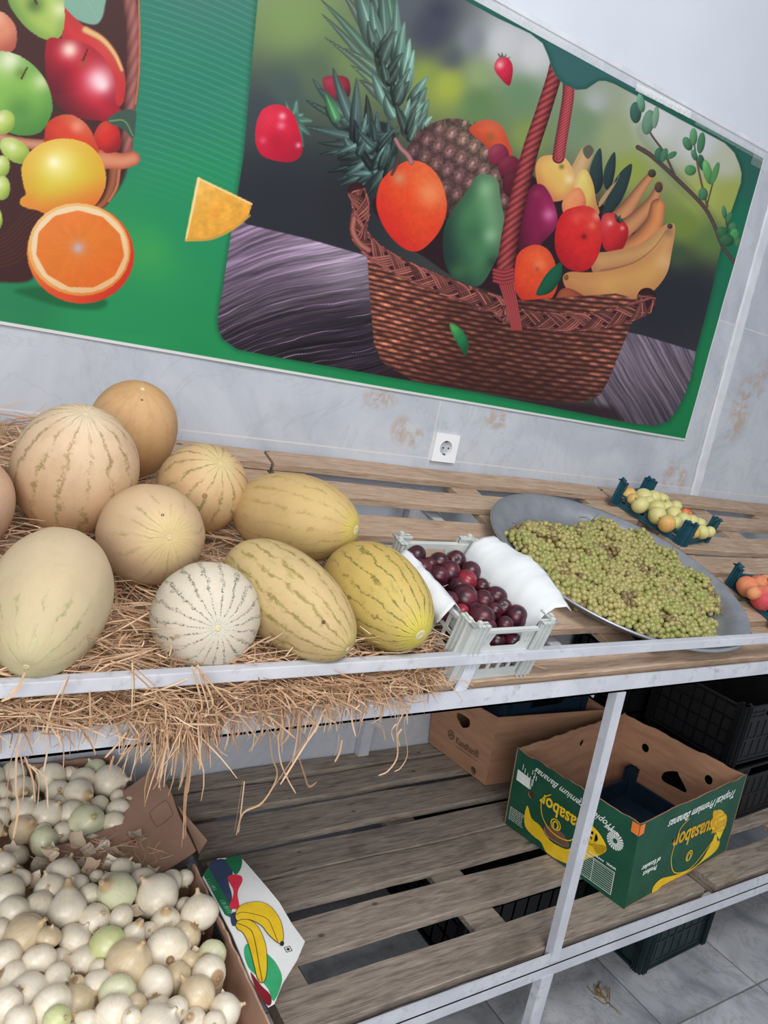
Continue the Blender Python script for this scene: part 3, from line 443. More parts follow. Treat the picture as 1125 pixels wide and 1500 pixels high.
    for t_ in ((727, 78), (733, 77), (740, 79), (746, 84)):
        leaf((736, 90), t_, 4, (92, 108, 92))
    p.blob([(727, 87), (735, 84), (743, 86), (749, 96), (749, 110), (744, 126), (731, 115), (722, 100)], (206, 42, 70), (226, 92, 110), (160, 26, 50), tex=seeds, R=14, hl=[(731, 96, 5, .5)])
    # basket interior, back rim
    p.flat(B(540, 840, 640, 980, 760, 1060, 900, 1150, 1125, 1230, 1500, 1290, 1640, 1230, 1600, 900, 1300, 800, 1150, 700, 900, 760, 640, 800), (44, 26, 32), soft=3)
    # pineapple body
    def pine(u, v):
        a_ = math.radians(28); x_ = (u*math.cos(a_)+v*math.sin(a_))/19.0; y_ = (-u*math.sin(a_)+v*math.cos(a_))/25.0
        i_ = np.floor(y_*1.0); x2 = x_+.5*(i_ % 2); fx_ = x2-np.floor(x2)-.5; fy_ = y_-i_-.5
        d_ = np.sqrt((fx_*1.9)**2+(fy_*1.9)**2)
        return .52+.62*np.exp(-(d_/.62)**2)-.25*np.exp(-((d_-.35)/.14)**2)*(fy_ < .1)+.25*(vnoise(u*.5, v*.5)-.5)
    p.blob(B(690, 640, 700, 590, 740, 540, 800, 505, 870, 488, 930, 500, 985, 545, 1030, 610, 1060, 690, 1100, 790, 1110, 880, 1050, 960, 900, 960, 820, 860, 760, 720), (150, 108, 106), (196, 160, 140), (84, 56, 62), light=(.6, -.7), tex=pine, R=46)
    for i in range(14):
        b = (700+i*26, 545-40*math.sin(i/14*math.pi)); p.stroke(B(b[0], b[1]+12, b[0]+8, b[1]-12), 2, 1, (80, 80, 60))
    # tangerine, plums behind
    p.blob(B(945, 540, 975, 505, 1030, 495, 1080, 525, 1108, 590, 1120, 640, 1060, 660, 1010, 600), (212, 84, 52), (226, 122, 80), (150, 50, 44), light=(.3, -.7), R=30, hl=[(350+1030/k, 565/k, 7, .6, (120, 96, 50))])
    p.ell(*e1(B, 1065, 640), 15, 17, 0, (134, 44, 72), (170, 80, 100), (84, 26, 44)); p.ell(*e1(B, 1110, 690), 17, 17, 0, (112, 34, 56), (150, 60, 80), (70, 22, 40))
    p.ell(*e1(B, 1120, 760), 14, 20, 0, (86, 30, 44), (110, 44, 60), (54, 20, 32))
    # orange
    def peel(u, v): return .93+.14*fbm(u*.22, v*.22, 8)
    p.blob(B(590, 735, 640, 690, 700, 662, 770, 680, 825, 745, 850, 835, 840, 910, 805, 975, 745, 1030, 690, 1030, 630, 985, 585, 920, 563, 850, 568, 785), (226, 76, 38), (234, 128, 66), (206, 40, 38), light=(.55, -.6), tex=peel, R=62, edge=.3,
           hl=[(350+655/k, 735/k, 10, .8, (206, 140, 100)), (350+780/k, 800/k, 18, .5, (246, 172, 118)), (350+640/k, 900/k, 20, .4, (214, 48, 36))])
    p.stroke(B(640, 575, 660, 610, 690, 640, 705, 670), 6, 8, (176, 120, 120), (110, 70, 80)); p.stroke(B(655, 650, 640, 690, 625, 720), 5, 4, (96, 60, 60))
    # papaya
    p.blob(B(985, 718, 1030, 722, 1064, 750, 1073, 820, 1092, 925, 1080, 1010, 1045, 1090, 1000, 1165, 960, 1180, 900, 1160, 855, 1110, 836, 1030, 842, 935, 880, 860, 925, 800, 960, 745), (72, 124, 84), (132, 176, 128), (34, 58, 52), light=(.75, -.45), R=44,
           edge=.4, hl=[(350+1010/k, 780/k, 10, .5, (140, 186, 140)), (350+1030/k, 970/k, 11, .5, (170, 210, 170)), (350+960/k, 960/k, 16, .5, (52, 96, 68)), (350+1045/k, 1080/k, 9, .5, (30, 44, 40)), (350+900/k, 1120/k, 14, .4, (90, 140, 80))])
    # fruit on the right half
    p.blob(Cc(325, 660, 355, 610, 385, 600, 400, 625, 380, 690, 350, 760, 320, 800, 290, 740), (204, 168, 120), (220, 186, 136), (150, 110, 80)); p.flat(Cc(358, 612, 385, 598, 402, 622, 380, 655, 362, 640), (94, 92, 80), soft=1.5)
    for q in ((430, 612, 402, 650, 384, 710, 392, 760, 410, 800, 440, 760, 438, 690), (488, 628, 462, 660, 444, 710, 446, 770, 470, 780, 490, 700), (558, 678, 515, 705, 480, 760, 445, 850, 440, 890, 500, 850, 540, 770)):
        p.blob(Cc(*q), (44, 62, 64), (70, 92, 88), (30, 42, 48), R=14)
    p.flat(Cc(470, 770, 500, 740, 505, 715, 490, 760, 430, 850, 425, 830), (190, 150, 110), soft=2, a=.9)
    ban = (178, 116, 84)
    for q, w0, w1 in (((642, 715, 600, 770, 545, 850, 500, 900), 10, 24), ((672, 765, 640, 830, 580, 900, 520, 950), 11, 27), ((665, 850, 650, 920, 600, 990, 530, 1040), 22, 34)):
        p.stroke(Cc(*q), w0, w1, (198, 138, 96) if q[1] != 850 else (216, 140, 86), (150, 90, 66), light=.15)
    p.ell(*e1(Cc, 640, 715), 6, 6, 0, (70, 66, 50), (90, 84, 60), (50, 40, 40)); p.ell(*e1(Cc, 668, 772), 6, 8, 0, (86, 66, 50), (110, 84, 60), (60, 44, 40))
    p.blob(Cc(160, 700, 180, 650, 230, 640, 280, 650, 315, 700, 322, 760, 290, 815, 230, 830, 180, 790), (222, 178, 96), (232, 208, 128), (196, 110, 76), light=(.5, -.6), R=28, hl=[(725+268/k, 688/k, 4, .8, (110, 90, 40)), (725+300/k, 740/k, 7, .6, (246, 230, 190))])
    p.blob(Cc(320, 760, 345, 705, 375, 705, 400, 760, 412, 830, 425, 880, 380, 890, 330, 830), (214, 190, 100), (230, 212, 130), (190, 130, 80), R=18)
    p.blob(Cc(270, 840, 300, 790, 345, 775, 370, 830, 350, 880, 290, 900), (230, 142, 96), (236, 170, 110), (196, 90, 70), R=18)
    p.blob(Cc(110, 840, 145, 770, 190, 762, 228, 815, 252, 895, 240, 945, 200, 990, 150, 1040, 90, 1020, 80, 930), (130, 30, 70), (190, 50, 110), (70, 20, 40), light=(.7, -.2), R=26, hl=[(725+216/k, 885/k, 9, .7, (226, 130, 180)), (725+165/k, 800/k, 6, .5, (150, 60, 90))])
    p.blob(Cc(438, 890, 478, 878, 520, 905, 545, 945, 535, 1000, 505, 1038, 450, 1030, 430, 960), (206, 44, 48), (222, 84, 84), (150, 24, 36), tex=seeds, R=18, hl=[(725+470/k, 920/k, 4, .5), (725+520/k, 940/k, 3, .5)])
    for t_ in ((490, 880), (512, 885), (530, 900)): leaf(e1(Cc, 505, 915), e1(Cc, *t_), 5, (60, 76, 60))
    p.blob(Cc(400, 1050, 470, 1035, 580, 1010, 650, 960, 700, 925, 735, 925, 730, 985, 690, 1040, 600, 1090, 480, 1130, 400, 1125), (206, 156, 100), (222, 176, 112), (150, 90, 70), R=26, light=(-.2, -.7))
    p.blob(Cc(305, 858, 370, 848, 415, 875, 437, 950, 425, 1040, 385, 1105, 330, 1118, 275, 1090, 243, 1020, 248, 930, 272, 880), (214, 42, 42), (228, 78, 60), (166, 24, 36), light=(.4, -.6), tex=peel, R=32,
           hl=[(725+415/k, 890/k, 6, .6, (246, 180, 160)), (725+395/k, 930/k, 5, .5, (240, 150, 130)), (725+362/k, 975/k, 4, .8, (100, 20, 26)), (725+330/k, 900/k, 8, .3, (240, 130, 110))])
    p.blob(Cc(275, 1140, 305, 1120, 380, 1122, 480, 1113, 590, 1072, 660, 1020, 695, 960, 712, 925, 737, 940, 722, 1040, 700, 1130, 640, 1205, 560, 1245, 450, 1262, 350, 1240, 290, 1190), (210, 158, 92), (224, 176, 112), (176, 106, 74), light=(.2, -.6), R=36,
           hl=[(725+700/k, 1080/k, 13, .4, (240, 206, 160)), (725+460/k, 1180/k, 20, .4, (224, 176, 96)), (725+710/k, 955/k, 8, .6, (130, 92, 80))])
    p.stroke(Cc(430, 1115, 560, 1085, 650, 1020, 700, 950), 1.6, 1.2, (150, 96, 70), a=.7)
    p.ell(*e1(Cc, 716, 932), 4, 4, 0, (80, 60, 60), (100, 80, 70), (60, 44, 44)); p.ell(*e1(Cc, 288, 1142), 3.5, 4.5, 0, (120, 90, 50), (140, 110, 60), (90, 66, 44))
    p.blob(Cc(260, 1200, 310, 1190, 400, 1245, 420, 1270, 250, 1275), (150, 70, 50), (170, 90, 60), (90, 44, 40), R=14)
    p.blob(Cc(75, 1090, 100, 1035, 160, 1008, 215, 1030, 245, 1090, 255, 1160, 235, 1220, 190, 1260, 130, 1255, 85, 1210, 68, 1150), (224, 78, 42), (232, 112, 60), (190, 44, 40), light=(.2, -.6), tex=peel, R=32,
           hl=[(725+180/k, 1090/k, 9, .5, (236, 150, 100)), (725+170/k, 1110/k, 3, .6, (150, 60, 40))])
    p.blob(Cc(266, 1082, 268, 1140, 235, 1195, 200, 1215, 165, 1213, 185, 1165, 215, 1120), (26, 92, 66), (50, 124, 90), (20, 60, 48), R=12)
    # handles
    def wrap(per, ang): return lambda t_, s_: .78+.42*np.sin((t_+ang*s_)*2*np.pi/per)**2
    p.stroke(Cc(298, 330, 296, 400, 280, 500, 262, 600, 255, 650), 17, 18, (172, 72, 78), (110, 40, 48), tex=wrap(9, .9), light=.1)
    p.stroke(Cc(255, 250, 235, 330, 190, 470, 140, 620, 100, 780, 66, 930, 46, 1060, 35, 1130), 21, 27, (150, 64, 66), (82, 30, 36), tex=wrap(24, 1.1), light=-.18)
    # basket body
    body = [(536, 362), (540, 430), (546, 502), (557, 529), (602, 557), (722, 576), (791, 588), (851, 589), (878, 578), (890, 556), (921, 478), (940, 440), (900, 430), (760, 440), (640, 410)]
    ii, dd = p.poly_d(np.array(body, float), 2)
    u = p.U[ii]; v = p.V[ii]
    vv = v-.16*(u-540)+.00022*(u-730)**2*(1+0*u)+2.5*fbm(u*.03, v*.03, 7)
    row = vv/7.2; ri = np.floor(row); fr = row-ri-.5
    cu = u/25+.5*(ri % 2)+.25*np.sin(v*.05); fc = cu-np.floor(cu)-.5
    br = np.exp(-(fr/.32)**2)*(.42+.62*np.exp(-(fc/.33)**2))*(.55+.75*vnoise(u*.09, ri*3.1))*(.8+.4*vnoise(u*.5, v*.5, 2))
    lite = 1-.3*sst(560, 700, u)+.42*np.exp(-((u-890)/55)**2)+.28*np.exp(-((u-575)/45)**2)
    lite = lite*(1-.62*sst(500, 590, v-.10*(u-540)+6))*(1-.15*np.exp(-((u-720)/60)**2))
    cb = np.array([52., 28, 27])+(br*lite)[:, None]*np.array([136., 84, 62])
    p.put(ii, sst(-1, 1, dd), np.clip(cb, 0, 255))
    # braided rim
    def braid(path, w, n, c1=(164, 98, 88), c2=(84, 40, 42), rise=1.0):
        Q = _cro(path, 10); seg = np.hypot(*(Q[1:]-Q[:-1]).T); cum = np.r_[0, np.cumsum(seg)]
        p.stroke(path, w, w, (58, 28, 32), (46, 22, 26))
        def at_(s_, o):
            s_ = np.clip(s_, 0, cum[-1]); x_ = np.interp(s_, cum, Q[:, 0]); y_ = np.interp(s_, cum, Q[:, 1])
            x2 = np.interp(min(s_+2, cum[-1]), cum, Q[:, 0])-np.interp(max(s_-2, 0), cum, Q[:, 0]); y2 = np.interp(min(s_+2, cum[-1]), cum, Q[:, 1])-np.interp(max(s_-2, 0), cum, Q[:, 1])
            L_ = math.hypot(x2, y2) or 1
            return (x_-y2/L_*o, y_+x2/L_*o)
        st = cum[-1]/n
        for i in range(n+1):
            for sg in (1, -1):
                for j in (-2, -1, 0, 1, 2):
                    s0 = i*st+j*st*.15+(st*.5 if sg < 0 else 0)
                    f_ = rs.uniform(.55, 1.2)
                    p.stroke([at_(s0-st*.75, -sg*w*.46), at_(s0-st*.3, -sg*w*.34), at_(s0+st*.3, sg*w*.30), at_(s0+st*.75, sg*w*.46)], w*.105, w*.105, np.array(c1)*f_, np.array(c2)*f_, n=4)
    braid(B(480, 790, 500, 860, 490, 960, 560, 1040, 680, 1110, 820, 1170, 980, 1230, 1110, 1275)+E(90, 290, 200, 312, 330, 322, 450, 316, 560, 292, 640, 262, 650, 225), 27, 16)
    p.stroke(B(470, 900, 465, 950, 490, 1000, 530, 1030), 9, 9, (176, 108, 96), (96, 48, 50))
    for j in range(7):
        p.stroke(E(68+j*10, 120, 76+j*9, 160, 104+j*7, 250, 128+j*6, 352), 3, 2.4, (186, 78, 78), (96, 34, 40))
    for j in range(4): p.stroke(E(58, 120+j*14, 95, 128+j*14, 132, 118+j*14), 5, 5, (170, 66, 70), (92, 32, 40))
    p.blob(Dd(1005, 488, 1045, 505, 1075, 548, 1082, 585, 1070, 618, 1045, 585, 1015, 530), (40, 128, 74), (90, 170, 90), (24, 84, 56), R=9)
    p.clip = None
    # --- pineapple piece
    def pt(u, v): return .88+.24*fbm(u*.12, v*.12, 5)
    p.blob([(289.5, 261), (330, 279), (368.5, 298), (362, 318), (341, 336), (308, 350), (270, 354), (279, 308)], (236, 172, 66), (240, 184, 90), (228, 156, 60), smooth=False, tex=pt, edge=.1,
           hl=[(312, 312, 9, .45, (236, 140, 50))])
    p.stroke([(290, 262), (283, 295), (271, 352)], 5, 3, (242, 226, 170), (240, 200, 120), a=.9)
    p.stroke([(290, 262), (330, 281), (367, 299)], 4, 3, (240, 222, 170), (238, 190, 110), a=.8)
    p.stroke([(272, 352), (308, 350), (341, 335), (364, 316)], 4, 4, (222, 168, 70), (150, 130, 50), a=.8)
    # branch
    def lf(x_, y_, w_, h_, r_, c_=(70, 124, 86)):
        c_ = np.array(c_, float); q = e1(Cc, x_, y_); p.ell(q[0], q[1], w_/k, h_/k, r_, c_, c_*1.25+10, c_*.62, light=(-.5, -.5), R=w_/k)
    p.flat(Cc(600, 500, 660, 600, 760, 720, 880, 850, 930, 960, 900, 960, 830, 870, 700, 730, 580, 560), (90, 110, 80), soft=10, a=.3)
    br_ = (92, 74, 70)
    p.stroke(Cc(582, 608, 640, 645, 740, 735, 850, 845, 900, 930, 930, 1010, 980, 1082), 7, 5, br_, (56, 44, 44))
    p.stroke(Cc(610, 500, 640, 560, 690, 630, 740, 735), 2.5, 4, br_); p.stroke(Cc(812, 560, 822, 640, 842, 740, 870, 850), 2, 3.5, (120, 84, 70)); p.stroke(Cc(905, 700, 885, 780, 870, 840), 2, 2, br_); p.stroke(Cc(945, 880, 950, 960, 930, 1010), 2, 3, br_)
    for q in ((573, 465, 24, 44, 0, (60, 96, 84)), (595, 425, 16, 40, -10, (100, 150, 124)), (625, 505, 26, 52, 12, (104, 140, 118)), (655, 485, 14, 46, 8, (120, 158, 130)), (670, 640, 20, 30, 0, (60, 100, 80)), (722, 640, 12, 24, 60), (690, 640, 14, 30, 20),
              (788, 593, 18, 30, -25), (812, 565, 16, 36, 0, (90, 146, 100)), (843, 590, 16, 44, 8), (800, 702, 24, 22, 0, (80, 140, 84)), (816, 640, 12, 24, -20), (845, 670, 14, 34, -10, (50, 90, 70)), (870, 710, 18, 52, -14, (96, 156, 92)), (900, 715, 13, 48, 18, (84, 144, 84)),
              (852, 800, 20, 26, 0), (940, 875, 10, 28, -10), (960, 895, 12, 22, 20), (975, 935, 18, 18, 0), (982, 970, 20, 30, 0, (70, 150, 84)), (930, 955, 22, 22, 0, (56, 110, 70)), (950, 990, 30, 26, 0, (50, 104, 68)), (995, 1000, 12, 20, 20)):
        lf(*q[:5], *(q[5:] if len(q) > 5 else ()))
    return np.clip(p.C, 0, 255).reshape(U.shape+(3,))
# ------------------------------------------------------------------ materials
m_white = NT('white painted steel'); v = m_white.coord((3, 3, 3)); f = m_white.noise(v, 16, 5, .65); f2 = m_white.noise(v, 3, 3)
m_white.color(m_white.mix(m_white.math('MULTIPLY', m_white.mask(f, .50, .75), m_white.mask(f2, .35, .7)), m_white.ramp(f2, [(.3, (180, 182, 192)), (.7, (202, 204, 212))]), (152, 152, 158)))
m_white.setb(Roughness=.5); m_white.bump(f, .15); M_WHITE = m_white.m
M_WOODT = wood('pine pallet board', (158, 130, 108), (186, 160, 138), (202, 180, 160), (150, 124, 104), .4)
M_WOODL = wood('old grey pallet board', (104, 94, 86), (150, 138, 128), (178, 166, 154), (100, 90, 82), .6)
M_CARD = simple('brown cardboard', (156, 116, 92), (172, 132, 106), 9, .85, .12, (1, 1, 6), spec=.2)
M_CARDP = simple('pale cardboard', (172, 136, 118), (186, 150, 130), 7, .85, .1, spec=.2)
M_GREENP = simple('green printed cardboard', (14, 70, 52), (24, 84, 62), 12, .5, .1)
M_YEL = simple('yellow ink', (226, 184, 26), (240, 202, 44), 25, .5, 0)
M_YELD = simple('ochre ink', (200, 150, 24), (220, 172, 34), 25, .5, 0)
M_INKW = simple('white ink', (222, 228, 224), (236, 240, 236), 25, .5, 0)
M_INKK = simple('black ink', (34, 36, 40), (46, 46, 50), 25, .6, 0)
M_INKR = simple('red ink', (214, 44, 66), (226, 56, 78), 25, .5, 0)
M_INKDR = simple('dark red ink', (120, 24, 34), (140, 30, 42), 25, .5, 0)
M_INKN = simple('navy ink', (44, 58, 88), (52, 68, 100), 25, .5, 0)
M_INKG = simple('bright green ink', (50, 158, 104), (64, 172, 118), 25, .5, 0)
M_INKG2 = simple('deep green ink', (16, 104, 66), (24, 116, 74), 25, .5, 0)
M_ORANGE = simple('orange sticker', (226, 118, 50), (236, 130, 60), 25, .5, 0)
M_BROWNP = simple('faded brown ink', (78, 60, 44), (92, 72, 54), 25, .7, 0)
M_PLG = simple('pale grey crate plastic', (188, 192, 190), (202, 206, 203), 10, .42, .06)
M_PLT = simple('teal crate plastic', (24, 72, 88), (34, 86, 102), 10, .4, .06)
M_PLN = simple('dark blue crate plastic', (18, 34, 50), (26, 46, 64), 10, .45, .06)
M_PLK = simple('black crate plastic', (9, 10, 13), (16, 17, 21), 10, .5, .08)
M_PLDG = simple('dark green crate plastic', (14, 32, 34), (22, 44, 46), 10, .5, .08)
M_STRAW = NT('dry straw'); gi = M_STRAW.node('ShaderNodeNewGeometry'); v = M_STRAW.coord((1, 1, 1), rnd=False); f = M_STRAW.noise(v, 30, 3)
M_STRAW.color(M_STRAW.mix(M_STRAW.math('MULTIPLY', f, .5), M_STRAW.ramp(gi.outputs['Random Per Island'], [(0, (150, 112, 84)), (.3, (184, 146, 114)), (.7, (210, 176, 142)), (1, (232, 206, 174))]), (166, 128, 98)))
M_STRAW.setb(Roughness=.62); M_STRAW = M_STRAW.m
# wall tile: pale grey marble 120 x 60 cm with rusty stains and grout
def tile_mat():
    t = NT('grey marble wall tile'); v = t.coord((1, 1, 1), rnd=False)
    n1 = t.noise(v, 2.2, 6, .6, .8); n2 = t.noise(v, 9, 4, .6, .3); n3 = t.noise(v, .9, 3)
    c = t.ramp(n1, [(.3, (164, 169, 180)), (.5, (184, 188, 197)), (.72, (198, 201, 207))])
    c = t.mix(t.math('MULTIPLY', t.mask(n2, .55, .75), .35), c, (160, 160, 168))
    vein = t.math('ABSOLUTE', t.math('SUBTRACT', t.noise(v, 3.1, 5, .65, 1.6), .5))
    c = t.mix(t.math('MULTIPLY', t.math('SUBTRACT', 1, t.mask(vein, 0, .02)), .22), c, (150, 150, 160))
    sep = t.node('ShaderNodeSeparateXYZ'); t.link(v, sep.inputs[0]); X, Z = sep.outputs['X'], sep.outputs['Z']
    stain = None
    for (sx, sz, rx, rz) in ((1.17, 1.30, .04, .045), (1.22, 1.285, .03, .03), (1.08, 1.375, .06, .03), (2.36, 1.27, .05, .06), (2.43, 1.26, .03, .05), (2.66, 1.56, .07, .14), (2.72, 1.66, .05, .10), (2.50, 1.56, .02, .06), (2.6, 2.15, .05, .15), (.5, 1.27, .05, .03), (2.78, 1.98, .05, .10), (1.5, 1.37, .06, .03)):
        dx = t.math('DIVIDE', t.math('SUBTRACT', X, sx), rx); dz = t.math('DIVIDE', t.math('SUBTRACT', Z, sz), rz)
        d = t.math('ADD', t.math('MULTIPLY', dx, dx), t.math('MULTIPLY', dz, dz)); m = t.math('SUBTRACT', 1, t.mask(d, .1, 1.3))
        stain = m if stain is None else t.math('MAXIMUM', stain, m)
    sn = t.noise(v, 26, 4, .7, .6)
    c = t.mix(t.math('MULTIPLY', t.math('MULTIPLY', stain, t.mask(sn, .40, .58)), .62), c, (172, 140, 110))
    gx = t.math('ABSOLUTE', t.math('SUBTRACT', t.math('FRACT', t.math('DIVIDE', t.math('SUBTRACT', X, 1.28-.6), 1.2)), .5))
    gz = t.math('ABSOLUTE', t.math('SUBTRACT', t.math('FRACT', t.math('DIVIDE', t.math('SUBTRACT', Z, 1.232-.3), .6)), .5))
    g = t.math('MAXIMUM', t.math('SUBTRACT', 1, t.mask(gx, .0008, .0022)), t.math('SUBTRACT', 1, t.mask(gz, .0016, .005)))
    c = t.mix(t.math('MULTIPLY', g, .6), c, (214, 208, 202))
    t.color(c); t.setb(Roughness=.38); t.bump(t.math('ADD', n2, t.math('MULTIPLY', g, -1.5)), .08); return t.m
def floor_mat():
    t = NT('marble floor tile'); v = t.coord((1, 1, 1), rnd=False)
    sep = t.node('ShaderNodeSeparateXYZ'); t.link(v, sep.inputs[0]); X, Y = sep.outputs['X'], sep.outputs['Y']
    ix = t.math('FLOOR', t.math('DIVIDE', t.math('SUBTRACT', X, 1.705), .4)); iy = t.math('FLOOR', t.math('DIVIDE', t.math('SUBTRACT', Y, .83), .4))
    cmb = t.node('ShaderNodeCombineXYZ'); t.link(t.math('MULTIPLY', ix, 3.7), cmb.inputs[0]); t.link(t.math('MULTIPLY', iy, 5.3), cmb.inputs[1])
    ad = t.node('ShaderNodeVectorMath', operation='ADD'); t.link(v, ad.inputs[0]); t.link(cmb.outputs[0], ad.inputs[1]); v2 = ad.outputs[0]
    n1 = t.noise(v2, 4, 5, .6, 1.2); c = t.ramp(n1, [(.3, (116, 120, 126)), (.5, (160, 162, 168)), (.72, (186, 188, 192))])
    ve = t.math('ABSOLUTE', t.math('SUBTRACT', t.noise(v2, 5.5, 6, .7, 2.2), .5))
    c = t.mix(t.math('MULTIPLY', t.math('SUBTRACT', 1, t.mask(ve, .0, .03)), .4), c, (118, 118, 122))
    br = t.noise(v2, 9, 4, .6, 1); c = t.mix(t.math('MULTIPLY', t.mask(br, .6, .75), .3), c, (124, 106, 78))
    gx = t.math('ABSOLUTE', t.math('SUBTRACT', t.math('FRACT', t.math('DIVIDE', t.math('SUBTRACT', X, 1.705-.2), .4)), .5))
    gy = t.math('ABSOLUTE', t.math('SUBTRACT', t.math('FRACT', t.math('DIVIDE', t.math('SUBTRACT', Y, .83-.2), .4)), .5))
    g = t.math('SUBTRACT', 1, t.mask(t.math('MINIMUM', gx, gy), .003, .009)); c = t.mix(t.math('MULTIPLY', g, .8), c, (96, 92, 90))
    dirt = t.noise(v, 11, 4); c = t.mix(t.math('MULTIPLY', t.mask(dirt, .55, .75), .25), c, (110, 100, 90))
    t.color(c); t.setb(Roughness=.3); t.bump(t.math('MULTIPLY', g, -1), .3); return t.m
# ------------------------------------------------------------------ the setting
b = MB(); b.box(-1.6, 4.2, WALL, WALL+.12, 0, 2.402); struct('wall_back', b, tile_mat(), 'pale grey marble tiled wall behind the shelves')
b = MB(); b.box(-1.6, 4.2, WALL+.006, WALL+.12, 2.402, 3.4); struct('wall_upper', b, simple('white wall paint', (196, 202, 212), (202, 207, 217), 3, .7, .02), 'smooth white painted wall above the tiles')
b = MB(); b.box(-1.6, 4.2, -1.6, WALL+.12, -.1, 0); struct('floor', b, floor_mat(), 'grey veined marble tile floor')
# rough white sealing strips
def strip(x0, z0, x1, z1, w, seed):
    rs = random.Random(seed); n = 44; vs = []; fs = []; dx, dz = x1-x0, z1-z0; L = math.hypot(dx, dz); nx, nz = -dz/L, dx/L
    for i in range(n+1):
        t = i/n; a = w/2*(1+rs.uniform(-.07, .07)); c = w/2*(1+rs.uniform(-.07, .07))
        for o, y in ((-a, WALL-.0002), (-a*.7, WALL-.0032), (c*.7, WALL-.0036), (c, WALL-.0002)): vs.append((x0+dx*t+nx*o, y, z0+dz*t+nz*o))
    for i in range(n):
        for k in range(3): fs.append((i*4+k, i*4+k+1, i*4+4+k+1, i*4+4+k))
    return me_from(vs, fs)
M_SEAL = simple('white sealing plaster', (196, 198, 206), (212, 213, 219), 12, .6, .15)
struct('trim_1', strip(2.530, 1.1, 2.495, 2.402, .056, 1), M_SEAL, 'rough white sealing strip down the tile joint')
struct('trim_2', strip(-1.6, 2.392, 4.2, 2.396, .016, 2), M_SEAL, 'rough white edge along the top of the tiles')
# ------------------------------------------------------------------ banner
def build_banner():
    xs = np.concatenate([np.arange(-.55, .10, .008), np.arange(.10, 2.3785, .00185)]); xs[-1] = 2.380
    zs = np.arange(1.4025, 2.364, .00185); nx, nz = len(xs), len(zs)
    X, Z = np.meshgrid(xs, zs)
    R = np.array(CAM_R)
    # drawing units of the artwork: the perspective drawing grid in which the print was traced
    q = np.stack([X, np.full_like(X, WALL), Z-CZ], -1) @ R
    U = 562.5+FPX*q[..., 0]/q[..., 2]; V = 750+FPX*q[..., 1]/q[..., 2]
    C = paint_banner(U, V)
    edge = ((Z < 1.4085) | (X > 2.3755)); C[edge] = (222, 224, 224)
    rip = .0012*np.sin(X*9+1)+.0010*np.sin(Z*13+X*4)+.0016*np.exp(-((Z-1.403)/.02)**2)*np.sin(X*11)**2
    Y = WALL-.0045-np.abs(rip)
    co = np.stack([X, Y, Z], -1).reshape(-1, 3)
    i = np.arange(nx*nz).reshape(nz, nx); F = np.stack([i[:-1, :-1], i[:-1, 1:], i[1:, 1:], i[1:, :-1]], -1).reshape(-1, 4)
    me = bpy.data.meshes.new('fruit_banner'); me.vertices.add(len(co)); me.vertices.foreach_set('co', co.ravel().astype(np.float32))
    me.loops.add(F.size); me.loops.foreach_set('vertex_index', F.ravel().astype(np.int32)); me.polygons.add(len(F))
    me.polygons.foreach_set('loop_start', (np.arange(len(F))*4).astype(np.int32)); me.polygons.foreach_set('loop_total', np.full(len(F), 4, np.int32)); me.update(calc_edges=True)
    me.polygons.foreach_set('use_smooth', np.ones(len(F), bool))
    ca = me.color_attributes.new('ink', 'FLOAT_COLOR', 'POINT'); c = C.reshape(-1, 3)/255.; c = np.where(c <= .04045, c/12.92, ((c+.055)/1.055)**2.4)*INK_GAIN
    ca.data.foreach_set('color', np.c_[c, np.ones(len(c))].ravel().astype(np.float32))
    t = NT('printed vinyl'); a = t.node('ShaderNodeVertexColor', layer_name='ink'); t.color(a.outputs[0]); t.setb(Roughness=.42); t.b.inputs['Specular IOR Level'].default_value = .2
    v = t.coord((1, 1, 1), rnd=False); t.bump(t.noise(v, 8, 3), .05)
    return tag(obj('fruit_banner', me, t.m), 'large green printed vinyl banner of fruit baskets taped to the tiled wall', 'banner')
INK_GAIN = .80
build_banner()
# clear tape along the banner's top edge and corner
M_TAPE = NT('clear glossy tape'); M_TAPE.setb(Roughness=.10, Alpha=.12); M_TAPE.b.inputs['Base Color'].default_value = (.9, .93, .95, 1); v = M_TAPE.coord((1, 1, 1)); M_TAPE.bump(M_TAPE.noise(v, 70, 3), 1.0, .008); M_TAPE = M_TAPE.m
M_TAPE2 = M_TAPE.copy(); M_TAPE2.node_tree.nodes['Principled BSDF'].inputs['Alpha'].default_value = .5; M_TAPE2.name = 'crinkled glossy tape'
def tape(p0, p1, w, label, seed, mt=None):
    rs = random.Random(seed); n = 30; vs = []; fs = []; d = Vector((p1[0]-p0[0], 0, p1[1]-p0[1])); L = d.length; nn = Vector((-d.z, 0, d.x))/L
    for i in range(n+1):
        c = Vector((p0[0], WALL-.0085, p0[1]))+d*(i/n)
        for o in (-1, -.4, .3, 1): vs.append(c+nn*(w/2*o)+Vector((0, -rs.uniform(0, .0022), 0)))
    for i in range(n):
        for k in range(3): fs.append((i*4+k, i*4+k+1, i*4+5+k, i*4+4+k))
    return tag(obj('clear_tape', me_from(vs, fs, True), mt or M_TAPE), label, 'tape')
tape((1.72, 2.366), (1.97, 2.370), .020, 'crinkled clear tape strip catching glare on the banner top edge', 3, M_TAPE2)
tape((2.00, 2.366), (2.37, 2.362), .026, 'clear tape strip along the banner top edge right of the glare', 4)
tape((2.31, 2.352), (2.40, 2.352), .05, 'clear tape wrapped over the top right banner corner', 5)
tape((1.20, 2.372), (1.58, 2.372), .022, 'clear tape strip on the banner edge above the printed strawberry', 6)
